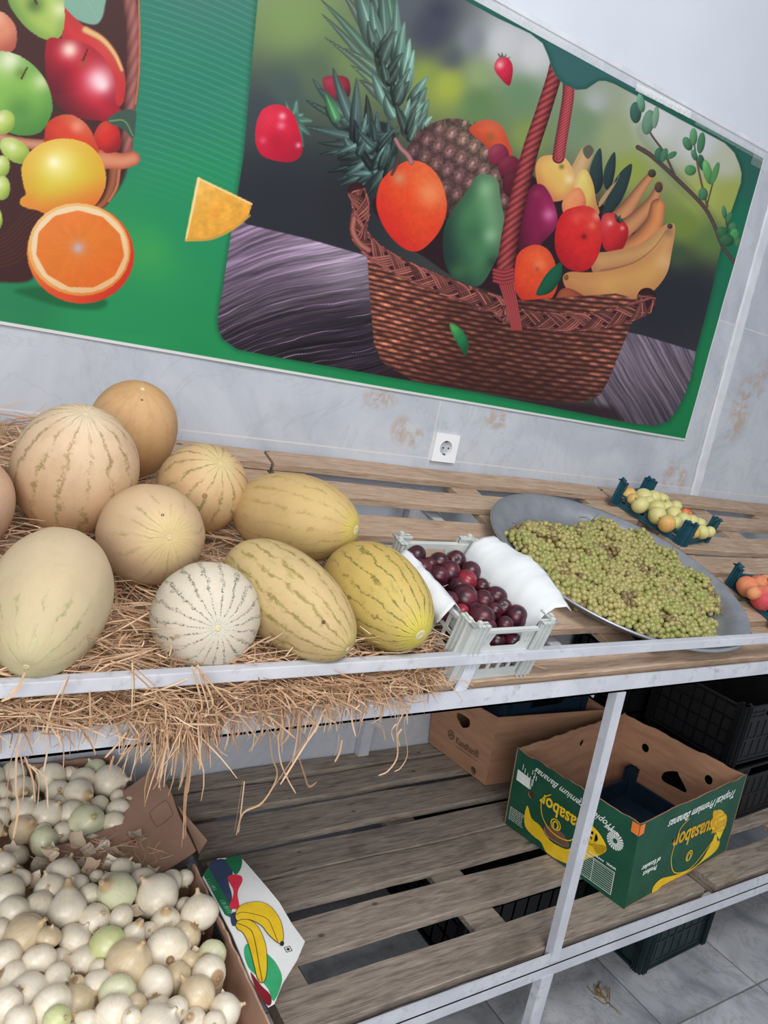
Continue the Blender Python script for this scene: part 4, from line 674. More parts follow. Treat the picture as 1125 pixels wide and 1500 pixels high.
# ------------------------------------------------------------------ wall socket
so = empty('wall_socket', (1.325, WALL, 1.268), 'square white wall power socket in the tiles just above the upper shelf', 'socket')
M_SOCK = simple('white socket plastic', (228, 229, 232), (234, 235, 238), 10, .35, 0)
th = .011
b = MB(); pm = panel([(-.042, -.041), (.042, -.041), (.042, .041), (-.042, .041)], [circle_pts(0, 0, .0215, n=32)], th); b.mesh(pm, Matrix.Rotation(math.pi/2, 4, 'X'))
obj('face_plate', b, M_SOCK, so)
b = MB(); b.lathe([(.0215, -.010), (.0215, .0005), (.0190, .0005), (.0185, -.0095), (0, -.0095)], 32, Matrix.Rotation(math.pi/2, 4, 'X')); obj('socket_well', b, simple('grey socket well', (196, 198, 202), (204, 206, 210), 10, .4, 0), so)
for s_ in (-1, 1):
    b = MB(); b.lathe([(.0028, .0), (.0028, .0004), (0, .0004)], 12, Matrix.Translation((s_*.0095, -.0092, 0)) @ Matrix.Rotation(math.pi/2, 4, 'X')); obj('pin_hole', b, M_INKK, so)
    b = MB(); b.box(-.002, .002, -.0115, -.003, s_*.0185-.002, s_*.0185+.002); obj('earth_clip', b, simple('clip steel', (120, 118, 112), (140, 138, 130), 10, .3, 0, metal=.8), so)
# ------------------------------------------------------------------ the rack
rk = empty('display_rack', (1.26, YF, 0), 'white painted steel two tier rack that carries the wooden pallets', 'rack')
def rk_part(name, fn, label=None):
    b = MB(); fn(b); b.warp(lambda v: v-Vector((1.26, YF, 0))); o = obj(name, b, M_WHITE, rk)
    if label: o['label'] = label
    return o
XA, XB = -.6, 2.55
ztr, zlr = CZ-.589*YF, ZL
rk_part('front_rail', lambda b: (b.box(XA, XB, YF, YF+.004, ztr-.036, ztr), b.box(XA, XB, YF, YF+.034, ztr-.036, ztr-.032)), None)
rk_part('front_rail', lambda b: (b.box(XA, XB, YF, YF+.004, zlr-.060, zlr), b.box(XA, XB, YF, YF+.036, zlr-.034, zlr-.030)), None)
rk_part('guard_rail', lambda b: b.box(XA, XB, YF-.004, YF+.014, CZ-.5335*YF, CZ-.5125*YF, .0015))
def slant(b, x0, x1, z0, z1, w, d, y):
    vs = [(x0-w/2, y, z0), (x0+w/2, y, z0), (x0+w/2, y+d, z0), (x0-w/2, y+d, z0), (x1-w/2, y, z1), (x1+w/2, y, z1), (x1+w/2, y+d, z1), (x1-w/2, y+d, z1)]
    b.add(vs, [(0, 1, 2, 3), (4, 7, 6, 5), (0, 4, 5, 1), (1, 5, 6, 2), (2, 6, 7, 3), (3, 7, 4, 0)])
for x in (-.32, .829, 1.95): rk_part('guard_support', lambda b, x=x: slant(b, x, x+.014, ztr-.004, CZ-.5335*YF, .026, .004, YF+.004))
def post(b, x0, x1, z0, z1, y, w=.027):
    slant(b, x0, x1, z0, z1, w, .020, y)
for (x0, x1) in ((1.277, 1.247), (2.50, 2.50), (-.40, -.40)):
    rk_part('front_post', lambda b, x0=x0, x1=x1: post(b, x0, x1, zlr-.02, ztr-.036, YF-.003))
for x in (1.270, 2.50, -.40): rk_part('front_foot', lambda b, x=x: post(b, x, x, 0, zlr-.058, YF-.002, .036))
for x in (1.249, 2.50, -.40): rk_part('rear_post', lambda b, x=x: b.box(x-.018, x+.018, WALL-.030, WALL-.006, 0, ztop(1.72)-.115))
rk_part('rear_rail', lambda b: b.box(XA, XB, WALL-.040, WALL-.034, zlr-.12, zlr-.09))
for x in (-.1, 1.205, 1.865):
    rk_part('cross_bar', lambda b, x=x: (b.box(x-.017, x+.017, YF+.004, WALL-.034, zlr-.046, zlr-.042), b.box(x+.013, x+.017, YF+.004, WALL-.034, zlr-.060, zlr-.042)))
for x in (-.1, 1.200, 1.98):
    def f_(b, x=x):
        y0, y1 = YF+.036, WALL-.042; a = ztop(y0)-.040; c = ztop(y1)-.040
        for (xa, xb, h) in ((x-.017, x+.017, .004), (x+.013, x+.017, .034)):
            b.add([(xa, y0, a-h), (xb, y0, a-h), (xb, y1, c-h), (xa, y1, c-h), (xa, y0, a), (xb, y0, a), (xb, y1, c), (xa, y1, c)], [(0, 3, 2, 1), (4, 5, 6, 7), (0, 1, 5, 4), (1, 2, 6, 5), (2, 3, 7, 6), (3, 0, 4, 7)])
    rk_part('cross_bar', f_)
# ------------------------------------------------------------------ pallets
def board(x0, x1, y0, y1, z0, z1, seed, warp=.0022):
    """a sawn plank with uneven edges and a slight warp"""
    rs = random.Random(seed); n = max(4, int((x1-x0)/.08)); vs = []; fs = []
    ph = rs.uniform(0, 9); e = [(rs.uniform(-.0016, .0016), rs.uniform(-.0016, .0016)) for _ in range(n+1)]
    for i in range(n+1):
        x = x0+(x1-x0)*i/n; dz = warp*math.sin(ph+i*.7)
        for (y, z) in ((y0+e[i][0], z0), (y0+e[i][0], z1-.002), (y0+e[i][0]+.002, z1), (y1+e[i][1]-.002, z1), (y1+e[i][1], z1-.002), (y1+e[i][1], z0)):
            vs.append((x, y, z+dz))
    for i in range(n):
        for k in range(6): fs.append((i*6+k, i*6+(k+1) % 6, i*6+6+(k+1) % 6, i*6+6+k))
    fs.append(tuple(range(6))[::-1]); fs.append(tuple(n*6+k for k in range(6)))
    b = MB(); b.v = vs; b.f = fs; b.sm = [False]*len(fs); return b
def pallet(loc, rot, L, planks, mat, label, group, seed, thick=.018, strs=3, width=None, sw=.09, sh=.018, blk=.055, cx=None):
    p = empty('wooden_pallet', loc, label, 'pallet', group, rot); rs = random.Random(seed)
    for k, (y0, y1) in enumerate(planks):
        dz = rs.uniform(-.002, .0015); obj('deck_board', board(rs.uniform(0, .006), L-rs.uniform(0, .006), y0, y1, -thick+dz, dz, seed*31+k), mat, p)
    ya, yb = planks[0][0], planks[-1][1]
    cs = cx or [sw/2+.005, L/2, L-sw/2-.005]
    for k, c in enumerate(cs):
        b = board(ya+.004, yb-.004, -c-sw/2, -c+sw/2, -thick-sh-.0015, -thick-.0025, seed*57+k, .0008); b.warp(lambda v: Vector((-v.y, v.x, v.z))); obj('cross_board', b, mat, p)
    return p
ctl = math.cos(TILT)
def tp(*ys): return [((a-YF)/ctl, (c-YF)/ctl) for a, c in ys]
tplanks = tp((.909, .975), (1.036, 1.117), (1.14, 1.225), (1.25, 1.333), (1.362, 1.448), (1.520, 1.594), (1.662, 1.732))
zr = ztop(YF)
for x0, L, lab, sd in ((-.425, 1.19, 'pale pine pallet on the upper tier hidden under straw and melons', 1), (.772, 1.20, 'pale pine pallet on the upper tier under the plum crate', 2), (1.982, 1.20, 'pale pine pallet on the upper tier under the teal fruit crates', 3)):
    pallet((x0, YF, zr+.004), TOPROT, L, tplanks, M_WOODT, lab, None, sd, cx=[.05, .60, L-.05] if sd != 3 else [.05, .49, .9])
lpl = [(a-YF, c-YF) for a, c in ((.917, 1.010), (1.073, 1.167), (1.209, 1.298), (1.302, 1.393), (1.426, 1.532), (1.562, 1.650), (1.668, 1.728))]
for x0, L, lab, sd, cx in ((-.56, 1.18, 'old grey pallet on the lower tier beneath the onions', 4, None), (.640, 1.215, 'old grey pallet on the lower tier, bare boards in the middle', 5, [.05, .565, 1.165]), (1.893, 1.1, 'thick weathered pallet at the right end of the lower tier', 6, [.05, .55, 1.04])):
    pallet((x0, YF, ZL), (0, 0, 0), L, lpl, M_WOODL, lab, None, sd, blk=.05, cx=cx)
# ------------------------------------------------------------------ melons
def melon_mat(name, base, top, stripe, cnt=10, samt=.8, sw=.42, spread=(.0, 1.0), dots=False, pole=None, netamt=.3, blot=.3, blotc=(150, 120, 80), seed=0.0, brk=.5, streak=.5, streakc=None):
    """polar axis is local Z; stripe = colour of the meridian streaks"""
    base = (base[0]*.955, base[1]*.93, base[2]*.92); top = (top[0]*.945, top[1]*.90, top[2]*.90)
    t = NT(name); tc = t.node('ShaderNodeTexCoord'); P = tc.outputs['Object']
    nr = t.node('ShaderNodeVectorMath', operation='MULTIPLY'); t.link(P, nr.inputs[0]); nr.inputs[1].default_value = (10, 10, 10)
    off = t.node('ShaderNodeVectorMath', operation='ADD'); t.link(nr.outputs[0], off.inputs[0]); off.inputs[1].default_value = (seed, seed*2, 0); Q = off.outputs[0]
    sep = t.node('ShaderNodeSeparateXYZ'); t.link(P, sep.inputs[0]); x, y, z = sep.outputs
    wob = t.noise(Q, 3.0, 4, .6); ang = t.math('ADD', t.math('ARCTAN2', y, x), t.math('MULTIPLY', t.math('SUBTRACT', wob, .5), .40))
    cb = t.node('ShaderNodeCombineXYZ'); t.link(t.math('MULTIPLY', t.math('COSINE', ang), 2.6), cb.inputs[0]); t.link(t.math('MULTIPLY', t.math('SINE', ang), 2.6), cb.inputs[1]); t.link(t.math('ADD', t.math('MULTIPLY', z, 16), seed*3), cb.inputs[2])
    stk = t.noise(cb.outputs[0], 2.4, 7, .72)                       # patches drawn out along the meridians
    saw = t.math('ABSOLUTE', t.math('SUBTRACT', t.math('FRACT', t.math('MULTIPLY', ang, cnt/(2*math.pi))), .5))
    jag = t.noise(Q, 16, 6, .8); lines = t.math('SUBTRACT', 1, t.mask(t.math('ADD', saw, t.math('MULTIPLY', t.math('SUBTRACT', jag, .5), .75)), sw*.06, sw*.34))
    gate = t.mask(stk, brk-.07, brk+.07)
    fine = t.noise(Q, 46, 3, .7)
    if dots: lines = t.math('MULTIPLY', lines, t.mask(fine, .42, .56))
    lat = t.mask(z, spread[0], spread[1]); n1 = t.noise(Q, 1.3, 4, .6)
    c = t.mix(t.mask(z, -.09, .10), base, top)
    c = t.mix(t.math('MULTIPLY', t.mask(n1, .42, .68), .40), c, tuple(int(k*.90) for k in base))
    c = t.mix(t.math('MULTIPLY', t.mask(stk, .52, .70), streak), c, streakc or tuple(int(k*.82) for k in base))
    c = t.mix(t.math('MULTIPLY', t.mask(jag, .58, .70), blot), c, blotc)
    c = t.mix(t.math('MULTIPLY', t.math('MULTIPLY', t.math('MULTIPLY', lines, gate), lat), samt), c, stripe)
    vor = t.node('ShaderNodeTexVoronoi'); vor.feature = 'DISTANCE_TO_EDGE'; vor.inputs['Scale'].default_value = 26; t.link(Q, vor.inputs['Vector'])
    net = t.math('SUBTRACT', 1, t.mask(vor.outputs['Distance'], .0, .07))
    c = t.mix(t.math('MULTIPLY', net, netamt*.5), c, tuple(min(255, int(k*1.06)) for k in top))
    if pole:
        r2 = t.math('ADD', t.math('MULTIPLY', x, x), t.math('MULTIPLY', y, y)); pm = t.math('MULTIPLY', t.math('SUBTRACT', 1, t.mask(r2, .0002, pole[1])), t.math('GREATER_THAN', z, 0))
        s2 = t.math('ABSOLUTE', t.math('SUBTRACT', t.math('FRACT', t.math('MULTIPLY', ang, (cnt*2+1)/(2*math.pi))), .5))
        c = t.mix(t.math('MULTIPLY', pm, t.math('MULTIPLY', t.mask(t.math('ADD', s2, t.math('MULTIPLY', jag, .3)), .15, .5), pole[2])), c, pole[0])
    t.color(c); t.setb(Roughness=.55); t.b.inputs['Specular IOR Level'].default_value = .3
    t.bump(t.math('ADD', t.math('MULTIPLY', fine, .4), t.math('MULTIPLY', net, netamt)), .25, .002); return t.m
def melon_me(L, R, taper=0, seed=0, ribs=0):
    b = MB(); prof = []; n = 48; rs = random.Random(seed); ph = rs.uniform(0, 6)
    for i in range(n+1):
        a = math.pi*(i/n); z = -math.cos(a)*L; s_ = math.sin(a)**.97
        prof.append((max(R*s_*(1+taper*(-math.cos(a))), 1e-5), z-(.02*L*math.exp(-((a-math.pi)/.12)**2))))
    b.lathe(prof, 64, rib=lambda q, z: 1+.006*math.cos(10*q)*ribs+.010*math.sin(2*q+ph+z*6)+.006*math.sin(3*q+z*14+ph))
    return b
MM = dict(
 M1=('big pale cream melon with olive streaks, largest at the upper left of the pile', melon_mat('cream rind olive streaks', (206, 166, 124), (218, 200, 168), (132, 114, 62), 15, .75, .42, (-.10, -.02), pole=((212, 204, 176), .0030, .5), blot=.25, blotc=(166, 134, 90), seed=1.0, brk=.47, streak=.35, streakc=(176, 150, 104)), 'melon'),
 M2=('smooth orange tan melon standing at the very back of the pile', melon_mat('orange tan rind', (200, 156, 102), (208, 176, 128), (176, 134, 80), 12, .4, .5, (-.1, .0), blot=.2, blotc=(190, 160, 118), seed=2.2, brk=.45, streak=.3), 'melon'),
 M3=('small cream melon with olive streaks and a brown spot, behind the centre melon', melon_mat('cream orange rind', (204, 162, 114), (212, 190, 144), (118, 112, 60), 14, .8, .44, (.0, .035), pole=((192, 188, 134), .0018, .5), blot=.2, seed=3.1, brk=.46, streak=.35, streakc=(168, 152, 96)), 'melon'),
 M4=('round peach cream melon in the middle of the pile with faint yellow streaks', melon_mat('peach cream rind', (204, 176, 142), (208, 188, 150), (140, 128, 72), 15, .6, .42, (.03, .07), pole=((204, 190, 122), .0030, .6), blot=.14, seed=4.4, brk=.5, streak=.2), 'melon'),
 M5=('long pale greenish cream melon at the lower left, nearest the guard rail', melon_mat('pale green cream rind', (206, 188, 158), (200, 190, 152), (104, 118, 66), 15, .65, .40, (.02, .09), pole=((184, 190, 140), .0030, .4), blot=.22, blotc=(158, 154, 108), seed=5.7, brk=.52, streak=.45, streakc=(172, 164, 122)), 'melon'),
 M6=('round whitish green melon with dark dotted stripes meeting at its centre', melon_mat('netted white green rind', (210, 206, 186), (216, 214, 194), (62, 74, 58), 19, .95, .50, (-.06, -.02), dots=True, pole=((194, 194, 178), .0005, .6), netamt=1.0, blot=.2, blotc=(142, 144, 120), seed=6.3, brk=.40, streak=.2), 'melon'),
 M7=('long yellow melon lying sideways at the top right of the pile, blossom end right', melon_mat('golden rind', (198, 170, 122), (202, 182, 122), (148, 128, 66), 17, .6, .40, (-.12, -.04), pole=((202, 188, 76), .0020, .8), blot=.18, blotc=(168, 146, 96), seed=7.9, brk=.48, streak=.6, streakc=(170, 148, 88)), 'melon'),
 M8=('long yellow melon with green brown streaks lying right of the dotted melon', melon_mat('yellow rind streaks', (200, 180, 132), (202, 184, 134), (126, 116, 52), 17, .8, .50, (-.13, -.08), pole=((198, 182, 104), .0012, .4), blot=.35, blotc=(160, 144, 80), seed=8.5, brk=.46, streak=.8, streakc=(158, 142, 78)), 'melon'),
 M9=('bright yellow melon with green stripes radiating, rightmost, beside the plum crate', melon_mat('bright yellow rind', (196, 170, 100), (200, 184, 104), (96, 94, 44), 20, .85, .40, (-.10, -.02), pole=((204, 196, 70), .0020, .8), blot=.45, blotc=(128, 104, 58), seed=9.6, brk=.45, streak=.75, streakc=(152, 138, 66)), 'melon'),
 M10=('pinkish cream melon cut off by the left edge of the picture', melon_mat('pinkish rind', (204, 168, 140), (208, 180, 152), (170, 144, 104), 11, .3, .4, (0, .05), seed=10.2), 'melon'))
ADJ = {'M1': (.010, 0, 0, .93, .92), 'M2': (-.008, 0, 0, 1, 1), 'M5': (-.006, .004, .008, .90, .96)}
M_SCAR = simple('corky melon scar', (196, 182, 138), (212, 200, 160), 40, .7, .3)
M_SPOT = simple('dark stem spot', (84, 64, 44), (110, 84, 58), 40, .8, .2)
for k_, (x, y, z, ax, ay, az, L, R) in MEL.items():
    lab, mt, cat = MM[k_]
    if k_ in ADJ: a_ = ADJ[k_]; x += a_[0]; y += a_[1]; z += a_[2]; L *= a_[3]; R *= a_[4]
    q = Vector((ax, ay, az)).to_track_quat('Z', 'Y')
    me = melon_me(L, R, {'M5': -.06, 'M9': -.10, 'M8': -.03, 'M7': -.04, 'M1': -.02}.get(k_, 0), int(k_[1:]), 1)
    o = tag(obj('melon', me, mt, None, (x, y, z)), lab, cat, 'melons heaped on the straw'); o.rotation_euler = q.to_euler()
    rr = .009 if k_ in ('M7', 'M9') else .0038
    b = MB(); b.lathe([(rr*1.15, L*.985-.0012), (rr*.95, L*.985+.0008), (rr*.4, L*.985+.0004), (0.0001, L*.985-.0002)], 20); obj('blossom_scar', b, M_SCAR, o)
def surf_spot(o, L, R, az_, lat, r, mat, name):
    z = L*math.sin(lat); rr = R*math.cos(lat); p = Vector((rr*math.cos(az_), rr*math.sin(az_), z)); n = Vector((p.x/R/R, p.y/R/R, p.z/L/L)).normalized()
    b = MB(); b.lathe([(r, -.0008), (r*.8, .0008), (r*.3, .0003), (.0001, 0)], 14, Matrix.Translation(p) @ n.to_track_quat('Z', 'Y').to_matrix().to_4x4()); obj(name, b, mat, o)
# ------------------------------------------------------------------ straw
def straw():
    rs = random.Random(11); b = MB(); V = []; F = []
    def ribbon(pts, w, tw=0):
        o = len(V); n = len(pts); side = None
        for i, p in enumerate(pts):
            d = (pts[min(i+1, n-1)]-pts[max(i-1, 0)]).normalized()
            if side is None: side = d.orthogonal().normalized(); side.rotate(Matrix.Rotation(rs.uniform(0, 6.3), 3, d))
            side = (side-d*side.dot(d)).normalized(); up = d.cross(side); ww = w*(1 if i < n-1 else .5)
            V.extend([p-side*ww/2, p+up*ww*.35, p+side*ww/2])
        for i in range(n-1):
            for k in range(3): F.append((o+i*3+k, o+i*3+(k+1) % 3, o+i*3+3+(k+1) % 3, o+i*3+3+k))
        F.append((o, o+1, o+2)); F.append((o+3*n-1, o+3*n-2, o+3*n-3))
    def strand(p, yaw, pitch, L, w, curl, droop=0, n=6):
        pts = []; p = Vector(p); kink = rs.randint(1, n-1) if rs.random() < .35 else -1
        for i in range(n+1):
            pts.append(p.copy()); d = Vector((math.cos(yaw)*math.cos(pitch), math.sin(yaw)*math.cos(pitch), math.sin(pitch))); p = p+d*(L/n)
            yaw += curl*rs.uniform(.3, 1); pitch -= droop*rs.uniform(.4, 1)
            if i == kink: yaw += rs.uniform(-1, 1); pitch += rs.uniform(-.6, .4)
        return pts
    def keep(pts, lo, y_hi=1.70):
        for q in pts:
            if q.y < YF+.016 and lo: q.y = max(q.y, YF+.016)
            if q.y > y_hi: q.y = y_hi
            m = ztop(q.y)+.008
            if lo and q.z < m: q.z = m+rs.uniform(0, .004)
        return pts
    # the bed
    for i in range(7600):
        x = rs.uniform(-.28, .80); y = rs.uniform(.915, 1.70)
        if rs.random() < .45: y = .915+abs(rs.gauss(0, .09))
        if y < 1.1: x = rs.uniform(-.25, .815)
        h = rs.uniform(.005, .042) + (.03*math.exp(-((y-.97)/.07)**2)*rs.random())+(.05*rs.random() if (x < .12 and y > 1.3) else 0)
        if y > 1.2 and x > .30+.9*(1.7-y): continue
        pts = strand((x, y, ztop(y)+h), rs.uniform(0, 6.3), rs.uniform(-.35, .35), rs.uniform(.05, .16), rs.uniform(.0011, .0030), rs.uniform(-.25, .25))
        if y < 1.0 and max(q.x for q in pts) > .835: continue
        ribbon(keep(pts, True), rs.uniform(.0011, .0028))
    # loose stems over the rails and hanging clump
    for i in range(1050):
        g = rs.random()
        if g < .24: x = rs.gauss(.335, .030)
        elif g < .74: x = rs.uniform(.28, .70)
        else: x = rs.uniform(.06, .62)
        y = YF-.004-abs(rs.gauss(0, .010)); z0 = ztr-.002+rs.uniform(0, .040)
        cl = math.exp(-((x-.335)/.035)**2); c2 = math.exp(-((x-.48)/.16)**2); hang = rs.random() < .15+.8*cl+.25*c2
        L = rs.uniform(.03, .055+.095*cl*rs.random()+.02*c2) if hang else rs.uniform(.03, .08)
        yaw = rs.uniform(0, 6.3); pitch = rs.uniform(-1.5, -.5) if hang else rs.uniform(-.25, .35)
        pts = strand((x, y, z0 if hang else z0+.008), yaw, pitch, L, 0, rs.uniform(-.3, .3), rs.uniform(.05, .35) if hang else 0)
        if not hang:
            for q in pts: q.z = max(q.z, ztr-.022-.03*cl)
        for q in pts:
            q.y = min(q.y, YF-.0055) if q.z < ztr+.004 else q.y
            q.y = max(q.y, YF-.060)
        ribbon(pts, rs.uniform(.0010, .0026))
    for i in range(1000):   # bridge over the front rail
        x = rs.uniform(-.1, .77); L = rs.uniform(.04, .10)
        z0 = ztr+.010+rs.uniform(0, .028)
        yaw = -1.57+rs.uniform(-1.35, 1.35); pts = strand((x, YF+.035, z0), yaw, rs.uniform(0, .3), L, 0, rs.uniform(-.2, .2), rs.uniform(.0, .28))
        for q in pts:
            q.z = max(q.z, ztr-.014)
            if YF-.001 < q.y < YF+.006 and q.z < ztr+.002: q.z = ztr+.003
            if q.y <= YF-.001 and q.z < ztr: q.y = min(q.y, YF-.005)
        ribbon(pts, rs.uniform(.0011, .0026))
    for P in STRANDS:   # long single stems hanging in front
        q = _cro([(p[0], p[2]) for p in P], 5) if len(P) > 2 else np.array([(p[0], p[2]) for p in P])
        for k in range(2):
            dy = rs.uniform(-.012, .006); jj = rs.uniform(-.0035, .0035)*k
            ribbon([Vector((a[0]+jj*(1+i*.3), .872+dy, a[1]+jj)) for i, a in enumerate(q)], rs.uniform(.0018, .0030))
    # wisps among the onions
    for i in range(130):
        x = rs.uniform(.28, .50); y = rs.uniform(1.27, 1.37); ribbon(strand((x, y, ZL+.112+rs.uniform(0, .012)), rs.uniform(0, 6.3), rs.uniform(-.1, .2), rs.uniform(.02, .05), 0, rs.uniform(-.3, .3), 0, 4), .0012)
    for i in range(5):
        ribbon(strand((.93+rs.uniform(0, .08), .95+rs.uniform(0, .03), ztop(.95)+.012), rs.uniform(0, 6.3), .05, .07, 0, .25, 0.02, 6), .0014)
    return me_from([v[:] for v in V], F)
st = tag(obj('straw_bedding', straw(), M_STRAW), 'loose dry brown straw under the melons, spilling and hanging over the front rail', 'straw', kind='stuff')
# ------------------------------------------------------------------ crates
def grid_holes(x0, x1, y0, y1, nx, ny, gap, rnd=0, lean=0):
    H = []; w = (x1-x0)/nx; h = (y1-y0)/ny
    for i in range(nx):
        for j in range(ny):
            a, c, d, e = x0+i*w+gap/2, x0+(i+1)*w-gap/2, y0+j*h+gap/2, y0+(j+1)*h-gap/2
            if rnd: H.append(circle_pts((a+c)/2, (d+e)/2, (c-a)/2, (e-d)/2, 14))
            else: H.append([(a+lean*(d-y0), d), (c+lean*(d-y0), d), (c+lean*(e-y0), e), (a+lean*(e-y0), e)])
    return H
RX = Matrix.Rotation(math.pi/2, 4, 'X')
def side_mats(w, l):
    """maps a panel drawn in XY onto the four sides (front, back, left, right)"""
    return {'front': Matrix.Translation((0, .0025, 0)) @ RX, 'back': Matrix.Translation((0, l, 0)) @ RX,
            'left': Matrix.Rotation(math.pi/2, 4, 'Z') @ RX, 'right': Matrix.Translation((w-.0025, 0, 0)) @ Matrix.Rotation(math.pi/2, 4, 'Z') @ RX}
def crate(kind, loc, rot, w, l, h, mat, label, group=None, hw=None, rnd=0, cols=(5, 6), rows=2, rim=True, handle=True, post_w=.022, peg=True, name='fruit_crate', solid=False):
    c = empty(name, loc, label, 'crate', group, rot); hw = hw or h; S = side_mats(w, l)
    for nm, L, n in (('front', w, cols[0]), ('back', w, cols[0]), ('left', l, cols[1]), ('right', l, cols[1])):
        holes = []
        x0, x1 = post_w, L-post_w
        if handle and nm in ('front', 'back'):
            a, d = L*.30, L*.70; t_ = hw-.012; bt = hw-.040
            holes.append([(a, bt+.008), (a+.008, bt), (d-.008, bt), (d, bt+.008), (d-.006, t_), (a+.006, t_)])
            holes += grid_holes(x0, x1, .014, bt-.010, n, 1 if rows == 1 else 2, .007, rnd)
            for (u0, u1) in ((x0, a-.008), (d+.008, x1)):
                if u1-u0 > .012: holes += grid_holes(u0, u1, bt, t_, 2, 2, .006, rnd)
        else: holes += grid_holes(x0, x1, .010, hw-.010, n, rows, .007, rnd)
        b = MB(); b.mesh(panel([(.004, 0), (L-.004, 0), (L-.004, hw), (.004, hw)], holes, .0025), S[nm])
        o_ = 1 if nm in ('front', 'left') else -1
        if solid: b.mesh(panel([(.005, .001), (L-.005, .001), (L-.005, hw-.001), (.005, hw-.001)], [holes[0]] if (handle and nm in ('front', 'back')) else [], .0012), S[nm] @ Matrix.Translation((0, 0, -.0006 if nm in ('front', 'right') else .0)))
        if rim:   # rim bar and foot bar
            if nm in ('front', 'back'): y = 0 if nm == 'front' else l; b.box(.004, w-.004, min(y, y-o_*.006), max(y, y-o_*.006), hw-.005, hw+.001); b.box(.004, w-.004, min(y, y-o_*.004), max(y, y-o_*.004), 0, .006)
            else: x = 0 if nm == 'left' else w; b.box(min(x, x-o_*.006), max(x, x-o_*.006), .004, l-.004, hw-.005, hw+.001); b.box(min(x, x-o_*.004), max(x, x-o_*.004), .004, l-.004, 0, .006)
        obj('side_wall', b, mat, c)
    b = MB(); b.mesh(panel([(.003, .003), (w-.003, .003), (w-.003, l-.003), (.003, l-.003)], [] if solid else grid_holes(.01, w-.01, .01, l-.01, max(4, int(w/.035)), max(4, int(l/.035)), .008), .003)); obj('crate_floor', b, mat, c)
    for ix, iy in ((0, 0), (1, 0), (0, 1), (1, 1)):
        x, y = ix*w, iy*l; sx, sy = (1 if ix == 0 else -1), (1 if iy == 0 else -1)
        b = MB(); o = .005; pw = post_w
        P = [(x-sx*o, y-sy*o), (x+sx*pw, y-sy*o), (x+sx*pw, y-sy*(o-.004)), (x+sx*.0, y), (x-sx*(o-.004), y+sy*pw), (x-sx*o, y+sy*pw)]
        for z0, z1 in ((0, h),):
            vs = [(p[0], p[1], z) for z in (z0, z1) for p in P]; n = 6
            b.add(vs, [tuple(range(n))[::-1], tuple(range(n, 2*n))]+[(k, (k+1) % n, n+(k+1) % n, n+k) for k in range(n)])
        for q in (.33, .66, 1):  # ribs
            b.box(min(x+sx*pw*q, x+sx*(pw*q-.002)), max(x+sx*pw*q, x+sx*(pw*q-.002)), min(y-sy*.010, y), max(y-sy*.010, y), 0, h)
            b.box(min(x-sx*.010, x), max(x-sx*.010, x), min(y+sy*pw*q, y+sy*(pw*q-.002)), max(y+sy*pw*q, y+sy*(pw*q-.002)), 0, h)
        b.box(min(x-sx*.010, x+sx*pw), max(x-sx*.010, x+sx*pw), min(y-sy*.010, y+sy*.003), max(y-sy*.010, y+sy*.003), h-.003, h); b.box(min(x-sx*.010, x+sx*.003), max(x-sx*.010, x+sx*.003), min(y-sy*.010, y+sy*pw), max(y-sy*.010, y+sy*pw), h-.003, h)
        if peg:
            b.box(min(x+sx*.002, x+sx*.010), max(x+sx*.002, x+sx*.010), min(y-sy*.008, y-sy*.001), max(y-sy*.008, y-sy*.001), h, h+.007, .001)
            b.box(min(x-sx*.008, x-sx*.001), max(x-sx*.008, x-sx*.001), min(y+sy*.006, y+sy*.014), max(y+sy*.006, y+sy*.014), h, h+.004)
        obj('corner_post', b, mat, c)
    return c
TM = Matrix.Translation((0, YF, zr)) @ Matrix.Rotation(TILT, 4, 'X')      # upper tier plane
def trot(rz): return (Matrix.Rotation(TILT, 4, 'X') @ Matrix.Rotation(rz, 4, 'Z')).to_euler()
pc = crate('plum', on_top(.812, .918, .006), trot(math.radians(1)), .180, .262, .122, M_PLG, 'pale grey plastic crate of dark plums beside the melons', cols=(5, 7), rows=3, post_w=.030, hw=.108)
crate('app', on_top(2.000, 1.376, .006), trot(math.radians(12.5)), .185, .262, .080, M_PLT, 'shallow teal plastic crate of yellow apples against the wall', hw=.040, rnd=1, cols=(7, 9), rows=1, handle=False, post_w=.024)
pk = crate('pch', on_top(1.945, .955, .006), trot(math.radians(-10)), .185, .250, .062, M_PLT, 'shallow teal plastic crate of peaches at the right edge', hw=.036, rnd=1, cols=(7, 9), rows=1, handle=False, post_w=.024)
# dark stock crates
crate('k', (2.60, 1.13, ZL+.002), (0, 0, math.radians(-2)), .42, .30, .20, M_PLK, 'black crate on the lower tier at the far right, lowest of its stack', cols=(9, 7), rows=4, hw=.19, solid=True)
crate('k', (2.60, 1.13, ZL+.205), (0, 0, math.radians(-3)), .42, .30, .20, M_PLK, 'black crate on the lower tier at the far right, topmost of its stack', cols=(9, 7), rows=4, hw=.19, solid=True)
crate('k', (2.54, 1.455, ZL+.002), (0, 0, 0), .44, .26, .20, M_PLK, 'black crate at the wall in the far right corner of the lower tier, lowest', cols=(9, 6), rows=4, hw=.19, solid=True)
crate('k', (2.54, 1.455, ZL+.205), (0, 0, 0), .44, .26, .20, M_PLK, 'black crate at the wall in the far right corner of the lower tier, topmost', cols=(9, 6), rows=4, hw=.19, solid=True)
crate('k', (2.135, 1.10, ZL+.002), (0, 0, math.radians(3)), .42, .30, .20, M_PLK, 'black lattice crate on the lower tier, right of the banana box', cols=(9, 7), rows=4, hw=.19, solid=True)
